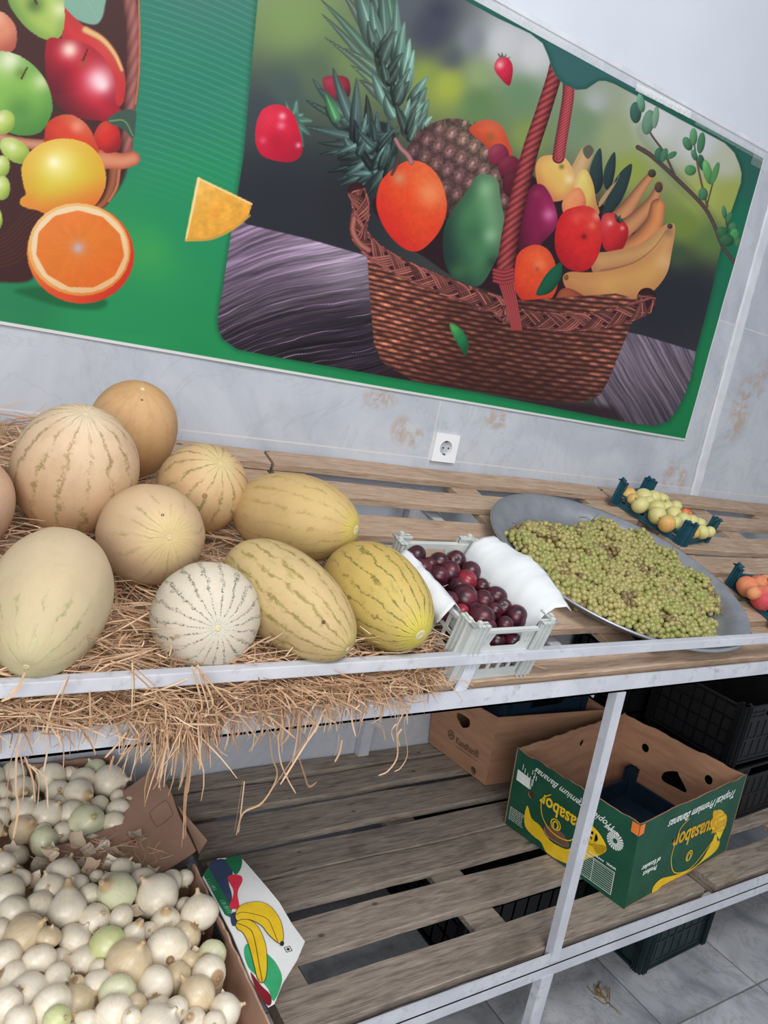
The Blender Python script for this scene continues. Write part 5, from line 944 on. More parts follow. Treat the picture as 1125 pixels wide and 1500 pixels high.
crate('k', (2.140, 1.11, ZL+.205), (0, 0, math.radians(2)), .42, .30, .20, M_PLK, 'black lattice crate stacked on top of the right hand black crate', cols=(9, 7), rows=4, hw=.19, solid=True)
crate('k', (2.055, 1.455, ZL+.002), (0, 0, 0), .44, .26, .20, M_PLK, 'black crate at the wall behind the banana box, lowest of its stack', cols=(9, 6), rows=4, hw=.19, solid=True)
crate('k', (2.055, 1.455, ZL+.205), (0, 0, 0), .44, .26, .20, M_PLK, 'black crate at the wall behind the banana box, topmost of its stack', cols=(9, 6), rows=4, hw=.19, solid=True)
crate('n', (1.585, 1.516, ZL+.12), (math.radians(3), math.radians(-2), math.radians(1)), .365, .180, .145, M_PLN, 'dark blue ribbed crate set inside the brown cardboard box', cols=(9, 5), rows=3, hw=.135, solid=True)
crate('n', (1.70, 1.02, ZL+.012), (0, 0, math.radians(8)), .30, .24, .10, M_PLN, 'small dark blue crate inside the green banana box', cols=(7, 6), rows=2, hw=.06, handle=False, solid=True)
crate('g', (1.785, .985, 0), (0, 0, math.radians(2.5)), .31, .40, .205, M_PLDG, 'dark green crate on the floor below the banana box', cols=(7, 8), rows=3, hw=.195, solid=True)
crate('k', (1.27, 1.52, .200), (math.pi, 0, 0), .46, .36, .200, M_PLK, 'upturned black crate on the floor under the bare lower pallet', cols=(9, 7), rows=3, hw=.195, solid=True)
# ------------------------------------------------------------------ paper liner of the plum crate
def paper():
    b = MB(); rs = random.Random(5)
    prof = [(.150, .020), (.160, .060), (.168, .100), (.176, .118), (.196, .132), (.224, .134), (.246, .120)]
    n = 30; vs = []; fs = []
    for i in range(n+1):
        t = i/n; y = .018+.235*t
        for k, (x, z) in enumerate(prof):
            e = 1 if k < 4 else (1.0+.35*math.sin(t*math.pi))
            xx = .176+(x-.176)*e if k > 3 else x
            vs.append((xx+.004*noise.noise((t*9, k*.8, 0)), y+.003*noise.noise((t*7, k, 3)), z+.0045*noise.noise((t*6, k*.9, 7))*(1 if k > 1 else .2)+.007*abs(noise.noise((t*12, k*1.7, 2)))*(k > 2)+(.010*math.sin(t*math.pi) if k > 3 else 0)))
    m = len(prof)
    for i in range(n):
        for k in range(m-1): fs.append((i*m+k, i*m+k+1, i*m+m+k+1, i*m+m+k))
    b.add(vs, fs, True)
    vs = []; fs = []; n2 = 16; prof2 = [(.030, .02), (.016, .07), (.008, .112), (-.010, .122), (-.024, .100), (-.030, .085)]
    for i in range(n2+1):
        t = i/n2; y = .05+.17*t
        for k, (x, z) in enumerate(prof2): vs.append((x+.004*noise.noise((t*6, k*.7, 5)), y, z+.009*noise.noise((t*6, k*.9, 1))*(k > 1)))
    for i in range(n2):
        for k in range(5): fs.append((i*6+k, i*6+k+1, i*6+6+k+1, i*6+6+k))
    b.add(vs, fs, True)
    me = b.me('paper_liner'); return me
o = tag(obj('paper_liner', paper(), simple('white wrapping paper', (206, 210, 214), (218, 221, 224), 8, .8, .4)), 'crumpled white paper liner folded over the right side of the plum crate', 'paper')
o.location = pc.location; o.rotation_euler = pc.rotation_euler
md = o.modifiers.new('thick', 'SOLIDIFY'); md.thickness = .0006
# ------------------------------------------------------------------ round fruit
def fruit_me(seed, cleft=.05, squash=.95, dimple=.18, n=20, m=16):
    rs = random.Random(seed); ph = rs.uniform(0, 6); vs = []; fs = []
    for i in range(m+1):
        a = math.pi*i/m
        for k in range(n):
            q = 2*math.pi*k/n; r = 1-dimple*math.exp(-((math.pi-a)/.35)**2)-dimple*.4*math.exp(-(a/.25)**2)
            r *= 1-cleft*math.exp(-(min(q, 2*math.pi-q)/.28)**2)*math.sin(a)
            r *= 1+.02*math.sin(2*q+ph)
            vs.append((r*math.sin(a)*math.cos(q), r*math.sin(a)*math.sin(q), -r*math.cos(a)*squash))
    for i in range(m):
        for k in range(n): fs.append((i*n+k, i*n+(k+1) % n, (i+1)*n+(k+1) % n, (i+1)*n+k))
    b = MB(); b.add(vs, fs, True); return b.me('fruit')
def fruit_mat(name, ca, cb, cc, rough, scale=1.1, spec=.5, coat=0):
    t = NT(name); v = t.coord((1, 1, 1)); f = t.noise(v, scale, 4, .6); f2 = t.noise(v, 16, 3); t.color(t.mix(t.math('MULTIPLY', t.mask(f2, .55, .7), .25), t.ramp(f, [(.32, ca), (.5, cb), (.68, cc)]), cc))
    rr = t.node('ShaderNodeMapRange'); t.link(f, rr.inputs[0]); rr.inputs[3].default_value = rough; rr.inputs[4].default_value = rough+.22; t.link(rr.outputs[0], t.b.inputs['Roughness']); t.b.inputs['Specular IOR Level'].default_value = spec
    t.b.inputs['Coat Weight'].default_value = coat; t.bump(f2, .05); return t.m
M_PLUM = fruit_mat('dark plum skin', (34, 16, 26), (62, 20, 34), (98, 28, 44), .22, 1.0)
M_PLUMR = fruit_mat('red plum skin', (92, 18, 34), (128, 26, 42), (150, 40, 54), .2, 1.0)
M_APP = fruit_mat('yellow apple skin', (196, 192, 120), (206, 200, 136), (210, 196, 128), .36, .8)
M_APPO = fruit_mat('orange yellow apple skin', (204, 186, 110), (208, 168, 96), (206, 140, 84), .36, .8)
M_APPR = fruit_mat('red blushed apple skin', (206, 70, 52), (216, 96, 66), (222, 180, 90), .36, .7)
M_PCH = fruit_mat('orange peach skin', (216, 160, 112), (212, 140, 98), (208, 116, 90), .6, .7, .25)
M_PCHR = fruit_mat('pink red peach skin', (204, 92, 90), (190, 70, 82), (212, 130, 98), .6, .7, .25)
M_STEM = simple('fruit stem', (84, 66, 40), (110, 88, 54), 30, .8, .2)
FM = [fruit_me(k) for k in range(4)]; SM = []
for me in FM: me.materials.append(M_PLUM)
def stem_mesh():
    b = MB(); b.tube([(0, 0, .74), (.04, 0, .90), (.10, .02, 1.06)], .045, 5); return b.me('stem')
STM = stem_mesh(); STM.materials.append(M_STEM)
def put_fruit(name, x, y, z, r, mat, lab, cat, grp, rs, stem=True, up=None):
    o = bpy.data.objects.new(name, FM[rs.randrange(4)]); COL.objects.link(o)
    o.material_slots[0].link = 'OBJECT'; o.material_slots[0].material = mat
    o.location = (x, y, z); o.scale = (r, r, r*rs.uniform(.93, 1.02))
    o.rotation_euler = up or (rs.uniform(0, 6.3), rs.uniform(-1.2, 1.2), rs.uniform(0, 6.3)); tag(o, lab, cat, grp)
    if stem:
        s = bpy.data.objects.new('stem', STM); COL.objects.link(s); s.parent = o
    return o
rs = random.Random(77)
for k, (x, y, z, r, c) in enumerate(PLUM):
    r *= 1.22
    lab = 'bright red skinned plum showing among the dark plums in the grey crate' if c == 'r' else 'dark purple plum heaped in the pale grey crate'
    put_fruit('plum', x, y, z, r, M_PLUMR if c == 'r' else M_PLUM, lab, 'plum', 'red plums in the grey crate' if c == 'r' else 'dark plums in the grey crate', rs, stem=(k % 3 == 0))
pcM = Matrix.Translation(pc.location) @ pc.rotation_euler.to_matrix().to_4x4()
for i in range(4):
    for j in range(6):
        p = pcM @ Vector((.030+.038*i+rs.uniform(-.004, .004), .028+.038*j+rs.uniform(-.004, .004), .052+rs.uniform(-.004, .006)))
        put_fruit('plum', *p, .0185, M_PLUM, 'dark purple plum deep in the grey crate, seen through its slots', 'plum', 'lower plums in the grey crate', rs, stem=False)
for k, (x, y, z, r, c) in enumerate(APP):
    r *= 1.15
    lab = {'w': 'pale yellow apple in the teal crate at the wall', 'o': 'orange tinged yellow apple in the teal crate at the wall', 'r': 'red blushed apple among yellow ones in the teal crate'}[c]
    put_fruit('yellow_apple', x, y, z, r, {'w': M_APP, 'o': M_APPO, 'r': M_APPR}[c], lab, 'apple', {'w': 'yellow apples', 'o': 'orange tinged apples', 'r': 'red blushed apple'}[c]+' in the teal crate', rs, stem=(k % 2 == 0))
for k, (x, y, z, r, c) in enumerate(PEACH):
    r *= 1.12
    if x > 2.16: continue
    put_fruit('peach', x, y, z, r, M_PCHR if c == 'r' else M_PCH, 'rosy red peach in the teal crate at the right edge' if c == 'r' else 'pale orange peach in the teal crate at the right edge', 'peach', ('red' if c == 'r' else 'orange')+' peaches in the right hand crate', rs, stem=False)
pkM = Matrix.Translation(pk.location) @ pk.rotation_euler.to_matrix().to_4x4(); had = [(o.location.copy(), o.scale.x) for o in bpy.data.objects if o.name.startswith('peach')]
for lx, ly in ((.040, .035), (.098, .034), (.150, .040), (.045, .092), (.104, .094), (.152, .100), (.150, .158), (.100, .150), (.150, .215)):
    p = pkM @ Vector((lx, ly, .036)); red = rs.random() < .35
    if all((p-q).length > (r_+.026)*.92 for q, r_ in had):
        had.append((p, .026)); put_fruit('peach', *p, .026, M_PCHR if red else M_PCH, 'rosy red peach in the teal crate at the right edge' if red else 'pale orange peach in the teal crate at the right edge', 'peach', ('red' if red else 'orange')+' peaches in the right hand crate', rs, stem=False)
# ------------------------------------------------------------------ tray
tc_ = (1.5285, 1.2211); tr = empty('round_tray', on_top(tc_[0], tc_[1], .004), 'large round dull metal tray piled with green grapes', 'tray', rot=TOPROT)
b = MB(); prof = [(0, 0), (.24, 0), (.272, .003), (.292, .014), (.300, .024), (.3325, .040), (.3385, .041), (.3400, .038), (.3380, .0355), (.333, .037), (.302, .020), (.294, .010), (.274, -.001), (.24, -.0035), (0, -.0035)]
b.lathe([(max(r, 1e-5), z+.0035) for r, z in prof], 96); M_TRAY = NT('dull aluminium'); v = M_TRAY.coord((1, 1, 1)); f = M_TRAY.noise(v, 14, 5, .65)
M_TRAY.color(M_TRAY.ramp(f, [(.3, (150, 154, 160)), (.7, (176, 180, 186))])); M_TRAY.setb(Metallic=.72, Roughness=.42); M_TRAY.bump(f, .12); obj('tray_dish', b, M_TRAY.m, tr)
# ------------------------------------------------------------------ grapes
def in_poly(x, y, P):
    c = False; j = len(P)-1
    for i in range(len(P)):
        if (P[i][1] > y) != (P[j][1] > y) and x < (P[j][0]-P[i][0])*(y-P[i][1])/(P[j][1]-P[i][1])+P[i][0]: c = not c
        j = i
    return c
def edge_d(x, y, P):
    d = 9
    for i in range(len(P)):
        ax, ay = P[i-1]; bx, by = P[i]; ex, ey = bx-ax, by-ay; t = max(0, min(1, ((x-ax)*ex+(y-ay)*ey)/(ex*ex+ey*ey+1e-12))); d = min(d, math.hypot(x-ax-t*ex, y-ay-t*ey))
    return d
rs = random.Random(21)
GP = [((x-tc_[0]), (y-tc_[1])/ctl) for x, y in GREG]
gx0, gx1 = min(p[0] for p in GP), max(p[0] for p in GP); gy0, gy1 = min(p[1] for p in GP), max(p[1] for p in GP)
pts = []
pit = .0136; row = 0; y = gy0
while y < gy1:
    x = gx0+(pit/2 if row % 2 else 0)
    while x < gx1:
        px, py = x+rs.uniform(-.003, .003), y+rs.uniform(-.003, .003)
        if in_poly(px, py, GP) and math.hypot(px, py) < .318:
            d = edge_d(px, py, GP); pts.append((px, py, d))
        x += pit
    y += pit*.87; row += 1
cen = []
for k in range(400):
    p = rs.choice(pts)[:2]
    if all(math.hypot(p[0]-c[0], p[1]-c[1]) > .088 for c in cen): cen.append(p)
def grape_mat(name, a, b_, c):
    t = NT(name); v = t.coord((1, 1, 1)); f = t.noise(v, 1.2, 3); t.color(t.ramp(f, [(.3, a), (.5, b_), (.7, c)])); t.setb(Roughness=.34); t.b.inputs['Subsurface Weight'].default_value = .12; t.b.inputs['Subsurface Scale'].default_value = .004
    t.b.inputs['Subsurface Radius'].default_value = (1, 1, .5); return t.m
GM = [grape_mat('green grape skin', (128, 130, 66), (148, 148, 84), (164, 160, 102)), grape_mat('yellow green grape skin', (144, 138, 80), (160, 152, 94), (174, 164, 110)), grape_mat('brownish grape skin', (98, 78, 56), (122, 104, 66), (142, 126, 82))]
def berry_me():
    b = MB(); n = 10; m = 8; vs = []; fs = []
    for i in range(m+1):
        a = math.pi*i/m
        for k in range(n): q = 2*math.pi*k/n; vs.append((math.sin(a)*math.cos(q), math.sin(a)*math.sin(q), -math.cos(a)*1.14))
    for i in range(m):
        for k in range(n): fs.append((i*n+k, i*n+(k+1) % n, (i+1)*n+(k+1) % n, (i+1)*n+k))
    b.add(vs, fs, True); return b.me('grape')
BER = berry_me(); BER.materials.append(GM[0])
where = []
bun = [[] for _ in cen]
for (px, py, d) in pts:
    k = min(range(len(cen)), key=lambda i: (px-cen[i][0])**2+(py-cen[i][1])**2); bun[k].append((px, py, d))
for k, c in enumerate(cen):
    base = Vector((c[0], c[1], .004))
    side = 'left end' if c[0] < -.17 else ('right end' if c[0] > .17 else ('front' if c[1] < -.05 else ('back' if c[1] > .09 else 'middle')))
    g = bpy.data.objects.new('grape_bunch', None); COL.objects.link(g); g.empty_display_size = .03
    M_ = Matrix.Translation(tr.location) @ Euler(TOPROT).to_matrix().to_4x4(); g.location = M_ @ base; g.rotation_euler = TOPROT
    tag(g, 'bunch of small green grapes at the %s of the heap on the metal tray' % side, 'grapes', 'grape bunches at the %s of the tray' % side)
    dome = rs.uniform(.9, 1.25); tone = rs.random(); n_top = 0; low = MB()
    for (px, py, d) in bun[k]:
        rc = math.hypot(px-c[0], py-c[1]); hh = min(d/.05, 1)**.6
        z = .012+.026*hh*dome*(1-.55*min(rc/.06, 1))+rs.uniform(-.004, .005)+.012*noise.noise((px*24, py*24, 1))
        r = rs.uniform(.0066, .0088)
        if n_top < 100:
            o = bpy.data.objects.new('grape', BER); COL.objects.link(o); o.parent = g; o.location = (px-c[0], py-c[1], z); o.scale = (r, r, r); o.rotation_euler = (rs.uniform(-1.6, 1.6), rs.uniform(-1.6, 1.6), 0)
            o.material_slots[0].link = 'OBJECT'
            nz = noise.noise((px*14, py*14, 4))+rs.uniform(-.3, .3); o.material_slots[0].material = GM[2] if nz > .42 or (abs(px+.03) < .07 and py > .02 and nz > .12) else (GM[1] if nz > .02 or tone > .7 else GM[0]); n_top += 1
        if z > .020:
            for q in (0, 1):
                lz = .008+rs.random()*(z-.016); lx, ly = px-c[0]+rs.uniform(-.006, .006), py-c[1]+rs.uniform(-.006, .006)
                low.add([(lx+v.co.x*.0066, ly+v.co.y*.0066, lz+v.co.z*.0062) for v in BER.vertices], [tuple(p.vertices) for p in BER.polygons], True)
    if low.v: o = obj('lower_grapes', low, GM[1], g); o['kind'] = 'stuff'
    b = MB(); a0 = rs.uniform(0, 6.3)
    for j in range(3):
        a = a0+j*2.1+rs.uniform(-.4, .4); L = rs.uniform(.02, .045); b.tube([(0, 0, .018), (math.cos(a)*L*.5, math.sin(a)*L*.5, .022), (math.cos(a+.3)*L, math.sin(a+.3)*L, .014)], .0012, 5, .0007)
    b.tube([(0, 0, .016), (.006*math.cos(a0), .006*math.sin(a0), .034), (.012*math.cos(a0), .018*math.sin(a0), .046)], .0016, 5, .0011)
    obj('stem', b, simple('grape stem', (120, 104, 62), (146, 132, 80), 30, .8, .2), g)
# ------------------------------------------------------------------ cardboard boxes
def quad_map(P, w, h):
    """P = four corners (bottom start, bottom end, top start, top end); maps (s, t, n) to the board surface"""
    a, b_, c, d = [Vector(p) for p in P]; nrm = (b_-a).cross(c-a).normalized()
    def f_(v):
        s_, t_ = v.x/w, v.y/h; q = a.lerp(b_, s_).lerp(c.lerp(d, s_), t_); return q+nrm*v.z
    return f_
def dense(m, cuts=4):
    bm = bmesh.new(); bm.from_mesh(m); bmesh.ops.triangulate(bm, faces=bm.faces[:]); bmesh.ops.subdivide_edges(bm, edges=bm.edges[:], cuts=cuts, use_grid_fill=True); bm.to_mesh(m); bm.free(); return m
def cell_print(P, holes, s_=.0012):
    xs = [p[0] for p in P]; ys = [p[1] for p in P]; vs = []; fs = []; idx = {}
    def vid(i, j):
        if (i, j) not in idx: idx[(i, j)] = len(vs); vs.append((min(xs)+i*s_, min(ys)+j*s_, .0002))
        return idx[(i, j)]
    for i in range(int((max(xs)-min(xs))/s_)+1):
        for j in range(int((max(ys)-min(ys))/s_)+1):
            x, y = min(xs)+(i+.5)*s_, min(ys)+(j+.5)*s_
            if in_poly(x, y, P) and not any(in_poly(x, y, h_) for h_ in holes): fs.append((vid(i, j), vid(i+1, j), vid(i+1, j+1), vid(i, j+1)))
    return me_from(vs, fs)
def board_panel(name, P, w, h, holes, th, mat, parent, outline=None, bow=0):
    b = MB(); b.mesh(dense(panel(outline or [(0, 0), (w, 0), (w, h), (0, h)], holes, th))); b.warp(lambda v: Vector((v.x, v.y, v.z-th))); b.warp(quad_map(P, w, h)); return obj(name, b, mat, parent)
def decal(name, me, P, w, h, mat, parent, pos=(0, 0), rot=0, lift=.0006, label=None):
    b = MB(); b.mesh(me, Matrix.Translation((pos[0], pos[1], lift)) @ Matrix.Rotation(rot, 4, 'Z')); b.warp(quad_map(P, w, h)); o = obj(name, b, mat, parent)
    if label: o['label'] = label
    return o
def clampq(q, w, h, e=.003): return [(min(max(a, e), w-e), min(max(c, e), h-e)) for a, c in q]
HB = .235; O = Vector((1.552, .938, ZL))
def rel(x, y, z): return Vector((x, y, ZL+z+.003))-O
c_N, c_R, c_L, c_F = rel(1.552, .938, 0), rel(2.068, 1.004, 0), rel(1.476, 1.308, 0), rel(1.992, 1.374, 0)
t_N, t_R, t_L, t_F = rel(1.528, .947, HB), rel(2.082, 1.021, HB), rel(1.450, 1.306, HB), rel(1.996, 1.400, HB)
bx = empty('banana_box', O, 'open green and yellow banana carton turned upside down on the lower tier', 'box')
WF, WS = .515, .378
QF = (c_N, c_R, t_N, t_R); QL = (c_L, c_N, t_L, t_N); QB = (c_R.lerp(c_F, 1), c_L, t_F, t_L); QR = (c_R, c_F, t_R, t_F)
hole = lambda c, r=.011: circle_pts(c[0], c[1], r, n=20)
def wavy(w, h, seed, amp=.004):
    rs_ = random.Random(seed); n = 22; return [(0, 0), (w, 0)]+[(w*(1-i/n), h+rs_.uniform(-amp, amp*.4)) for i in range(n+1)]
def two_ply(name, P, w, h, holes, seed, inner=True):
    out = wavy(w, h, seed); o = board_panel(name, P, w, h, holes, .0012, M_GREENP, bx, out)
    b = MB(); b.mesh(dense(panel(out, holes, .003))); b.warp(lambda v: Vector((v.x, v.y, v.z-.0043))); b.warp(quad_map(P, w, h)); i = obj('inner_liner', b, M_CARD, o); i['label'] = 'bare brown inside face of the carton'
    return o
hL = [hole(BL['hole1'][0], .010), hole(BL['hole2'][0], .013), smooth_pts(BL['hand'], 3)]
wl = two_ply('side_panel', QL, WS, HB, hL, 1); wf = two_ply('side_panel', QF, WF, HB, [hole(BF['hole1'][0], .009)], 2)
rh = [circle_pts(BB['h1'][0][0], BB['h1'][0][1], .012, .013), circle_pts(BB['h2'][0][0], BB['h2'][0][1], .012, .014), smooth_pts(BB['hand'], 3)]
wb = two_ply('side_panel', QB, WF, HB, [circle_pts(WF-BH[0], BH[1], .010, n=16)], 3); wr = two_ply('side_panel', QR, WS, HB, rh, 4)
b = MB(); b.add([c_N, c_R, c_F, c_L]+[p+Vector((0, 0, .004)) for p in (c_N, c_R, c_F, c_L)], [(0, 3, 2, 1), (4, 5, 6, 7), (0, 1, 5, 4), (1, 2, 6, 5), (2, 3, 7, 6), (3, 0, 4, 7)]); obj('bottom_panel', b, M_CARD, bx)
def dec(face, nm, me, mat, pos=(0, 0), rot=0, lift=.0006):
    P, w, par = (QL, WS, wl) if face == 'L' else (QF, WF, wf); return decal(nm, me, P, w, HB, mat, par, pos, rot, lift)
def sub_poly(q, holes=()): return panel(q, holes, .0002)
bananaL = clampq(smooth_pts(BL['banana'], 3), WS, HB, .002)
dec('L', 'banana_print', cell_print(bananaL, hL), M_YEL)
dec('L', 'banana_print', cell_print(smooth_pts(BL['banana2'], 3), hL), M_YEL)
dec('F', 'banana_print', cell_print(clampq(smooth_pts(BF['banana'], 3), WF, HB, .002), [hole(BF['hole1'][0], .009)]), M_YEL)
dec('F', 'banana_print', sub_poly(smooth_pts(BF['back'], 3)), M_YELD)
def line_me(q, w):
    P = _cro(q, 6); L = []; R_ = []
    for i in range(len(P)):
        d = P[min(i+1, len(P)-1)]-P[max(i-1, 0)]; d = d/(np.hypot(*d) or 1); L.append((P[i][0]-d[1]*w/2, P[i][1]+d[0]*w/2)); R_.append((P[i][0]+d[1]*w/2, P[i][1]-d[0]*w/2))
    vs = [(x, y, .0002) for x, y in L+R_]; n = len(P); return me_from(vs, [(i, i+1, n+i+1, n+i) for i in range(n-1)])
dec('L', 'ring_line', line_me(BL['ring'], .0028), M_YEL, lift=.0009); dec('F', 'ring_line', line_me(BF['ring'], .0028), M_YEL, lift=.0009)
PI = math.pi
dec('L', 'lettering', text_me('Ecuasabor', .054, 0, .0003, .0012, width=.172), M_YEL, (.186, .136), PI-.04, .0014)
dec('L', 'lettering', text_me('Tropical Premium Bananas', .026, .5, .0003, .0002, width=.250), M_INKW, (.196, .195), PI-.10, .0014)
dec('L', 'lettering', text_me('ecuador', .015, 0, .0003, .0003, width=.040), M_INKW, (.309, .176), PI, .0012)
dec('L', 'lettering', text_me('www.', .012, 0, .0003, .0002), M_INKW, (.325, .085), PI, .0012)
b = MB(); sx_, sy_ = BL['sun'][0]
for k in range(20):
    a = k*2*PI/20
    b.mesh(panel([(sx_+.006*math.cos(a+.05), sy_+.006*math.sin(a+.05)), (sx_+.023*math.cos(a+.22), sy_+.023*math.sin(a+.22)), (sx_+.023*math.cos(a+.42), sy_+.023*math.sin(a+.42)), (sx_+.007*math.cos(a+.30), sy_+.007*math.sin(a+.30))], [], .0002))
dec('L', 'sunburst_mark', b.me('sunburst'), M_INKW)
x0, x1, y0, y1 = .248, .338, .012, .076; b = MB()
b.mesh(panel([(x0, y0), (x1, y0), (x1, y1), (x0, y1)], [[(x0+.0015, y0+.0015), (x1-.0015, y0+.0015), (x1-.0015, y1-.0015), (x0+.0015, y1-.0015)]], .0002))
for k in range(1, 11): yy = y0+(y1-y0)*k/11; b.mesh(panel([(x0, yy), (x1, yy), (x1, yy+.0009), (x0, yy+.0009)], [], .0002))
for xx in (x0+.03,): b.mesh(panel([(xx, y0), (xx+.001, y0), (xx+.001, y1), (xx, y1)], [], .0002))
dec('L', 'ruled_table', b.me('table'), M_INKW, lift=.0012)
wr_ = [(a, c) for a, c in BL['whiterect']]; dec('L', 'white_label', sub_poly(wr_), M_INKW)
b = MB(); rs = random.Random(2)
for k in range(8):
    yy = .022+k*.0052; x_ = .012; 
    while x_ < .056: l_ = rs.uniform(.003, .009); b.mesh(panel([(x_, yy), (x_+l_, yy), (x_+l_, yy+.0014), (x_, yy+.0014)], [], .0002)); x_ += l_+.0018
dec('L', 'small_print', b.me('print'), M_INKW)
b = MB()
for k, (x_, y_, h_) in enumerate(((.030, .186, .016), (.038, .180, .014), (.048, .172, .014), (.058, .160, .022), (.064, .146, .030), (.068, .158, .030), (.062, .190, .012), (.070, .184, .016), (.076, .178, .014), (.214, .196, .014), (.221, .194, .016), (.228, .192, .016))):
    b.mesh(panel([(x_, y_), (x_+.0018, y_), (x_+.0018, y_+h_), (x_, y_+h_)], [], .0002))
x_ = .262
while x_ < .306: b.mesh(panel([(x_, .083), (x_+.0035, .083), (x_+.0035, .087), (x_, .087)], [], .0002)); x_ += .0055
dec('L', 'worn_print', b.me('worn'), M_INKW, lift=.0012)
for (qx, qy) in (BL['fruit'][0], BF['fruit'][0]):
    f_ = 'L' if (qx, qy) == BL['fruit'][0] else 'F'
    dec(f_, 'round_mark', panel(circle_pts(qx, qy, .016, n=24), [circle_pts(qx, qy, .013, n=24)], .0002), M_YEL, lift=.0014)
    for s_ in (-.005, .005): dec(f_, 'round_mark', line_me([(qx+s_, qy-.010), (qx+s_*1.6, qy), (qx+s_*.2, qy+.010)], .004), M_YEL, lift=.0014)
dec('F', 'lettering', text_me('Ecuasabor', .066, 0, .0003, .0014, width=.232), M_YELD, (.293, .126), PI-.05, .0014)
dec('F', 'lettering', text_me('Tropical Premium Bananas', .034, .5, .0003, .0002, width=.335), M_INKW, (.300, .196), PI-.0, .0014)
dec('F', 'lettering', text_me('Product\nof Ecuador', .019, .15, .0003, .0003), M_INKW, (BF['prod'][0][0]*.5+BF['prod'][1][0]*.5, BF['prod'][0][1]*.5+BF['prod'][1][1]*.5), PI, .0012)
dec('F', 'corner_sticker', panel([(.0, HB-.032), (.020, HB-.030), (.020, HB-.003), (0, HB-.003)], [], .0003), M_ORANGE, lift=.0010)
dec('L', 'corner_sticker', panel([(WS-.020, HB-.030), (WS, HB-.032), (WS, HB-.003), (WS-.020, HB-.003)], [], .0003), M_ORANGE, lift=.0010)
# plain brown box behind
O2 = Vector((1.541, 1.472, ZL)); kb = empty('cardboard_box', O2, 'plain brown cardboard box at the back of the lower tier holding a blue crate', 'box')
HK = .215
def r2(x, y, z): return Vector((x, y, ZL+z+.003))-O2
k_N, k_L, k_R, k_F = r2(1.541, 1.472, 0), r2(1.508, 1.728, 0), r2(1.985, 1.452, 0), r2(1.985, 1.715, 0)
q_N, q_L, q_R, q_F = r2(1.541, 1.490, HK), r2(1.478, 1.730, HK), r2(1.990, 1.458, HK), r2(1.990, 1.718, HK)
WKL, WKF = .262, .445
kh = [smooth_pts([(a, c) for a, c in KL['hand']], 3), circle_pts(.205, .016, .012, n=16), circle_pts(.235, HK-.008, .012, n=14, a0=.1)]
KQ = (k_L, k_N, q_L, q_N)
kl = board_panel('side_panel', KQ, WKL, HK, kh[:2], .004, M_CARD, kb); board_panel('side_panel', (k_N, k_R, q_N, q_R), WKF, HK, [], .004, M_CARD, kb)
board_panel('side_panel', (k_R, k_F, q_R, q_F), WKL, HK, [], .004, M_CARD, kb); board_panel('side_panel', (k_F, k_L, q_F, q_L), WKF, HK, [], .004, M_CARD, kb)
b = MB(); b.add([k_N, k_R, k_F, k_L]+[p+Vector((0, 0, .004)) for p in (k_N, k_R, k_F, k_L)], [(0, 3, 2, 1), (4, 5, 6, 7), (0, 1, 5, 4), (1, 2, 6, 5), (2, 3, 7, 6), (3, 0, 4, 7)]); obj('bottom_panel', b, M_CARD, kb)
decal('lettering', text_me('Kandhan®', .030, 0, .0003, .0003, width=.098), KQ, WKL, HK, M_BROWNP, kl, (.168, .072), .0, .0006)
decal('underline', panel([(.12, .052), (.215, .052), (.215, .0532), (.12, .0532)], [], .0002), KQ, WKL, HK, M_BROWNP, kl)
decal('round_mark', panel(circle_pts(.096, .078, .015, n=24), [circle_pts(.096, .078, .0115, n=24)], .0002), KQ, WKL, HK, M_BROWNP, kl)
for a in range(5): decal('round_mark', line_me([(.096, .078), (.096+.0105*math.cos(a*1.2566), .078+.0105*math.sin(a*1.2566))], .0035), KQ, WKL, HK, M_BROWNP, kl)
# ------------------------------------------------------------------ onion boxes
ob = empty('onion_box', (.27, 1.03, ZL), 'low brown carton full of white onions at the lower left, printed flap folded out', 'box')
def part_box(name, x0, x1, y0, y1, z0, z1, mat, par, base):
    b = MB(); b.box(x0, x1, y0, y1, z0, z1); b.warp(lambda v: v-Vector(base)); return obj(name, b, mat, par)
B1 = (.27, 1.03, ZL); z0 = ZL+.002; zf = ZL+.120
part_box('bottom_panel', -.02, .556, .800, 1.262, z0, z0+.004, M_CARDP, ob, B1)
def torn_wall(name, p0, p1, h, seed, par, base, th=.004, mat=None):
    w = (Vector(p1)-Vector(p0)).length; rs_ = random.Random(seed); n = 40
    out = [(0, 0), (w, 0)]+[(w*(1-i/n), h+rs_.uniform(-.0035, .001)) for i in range(n+1)]; a, c = Vector((*p0, z0))-Vector(base), Vector((*p1, z0))-Vector(base); up = Vector((0, 0, h))
    b = MB(); b.mesh(panel(out, [], th)); b.warp(quad_map((a, c, a+up, c+up), w, h)); return obj(name, b, mat or M_CARDP, par)
torn_wall('side_panel', (.556, .800), (.556, 1.262), .116, 1, ob, B1)
torn_wall('side_panel', (-.02, 1.262), (.556, 1.262), .075, 2, ob, B1); torn_wall('side_panel', (-.02, .800), (.556, .800), .10, 3, ob, B1); torn_wall('side_panel', (-.02, .800), (-.02, 1.262), .10, 4, ob, B1)
b = MB(); b.mesh(panel(FL['outline'], [], .0035), Matrix.Translation((0, 0, zf-.004))); b.warp(lambda v: v-Vector(B1)); fl = obj('flap', b, simple('grey white coated board', (226, 228, 228), (238, 240, 240), 12, .45, .05), ob); fl['label'] = 'white flap printed with two yellow bananas'
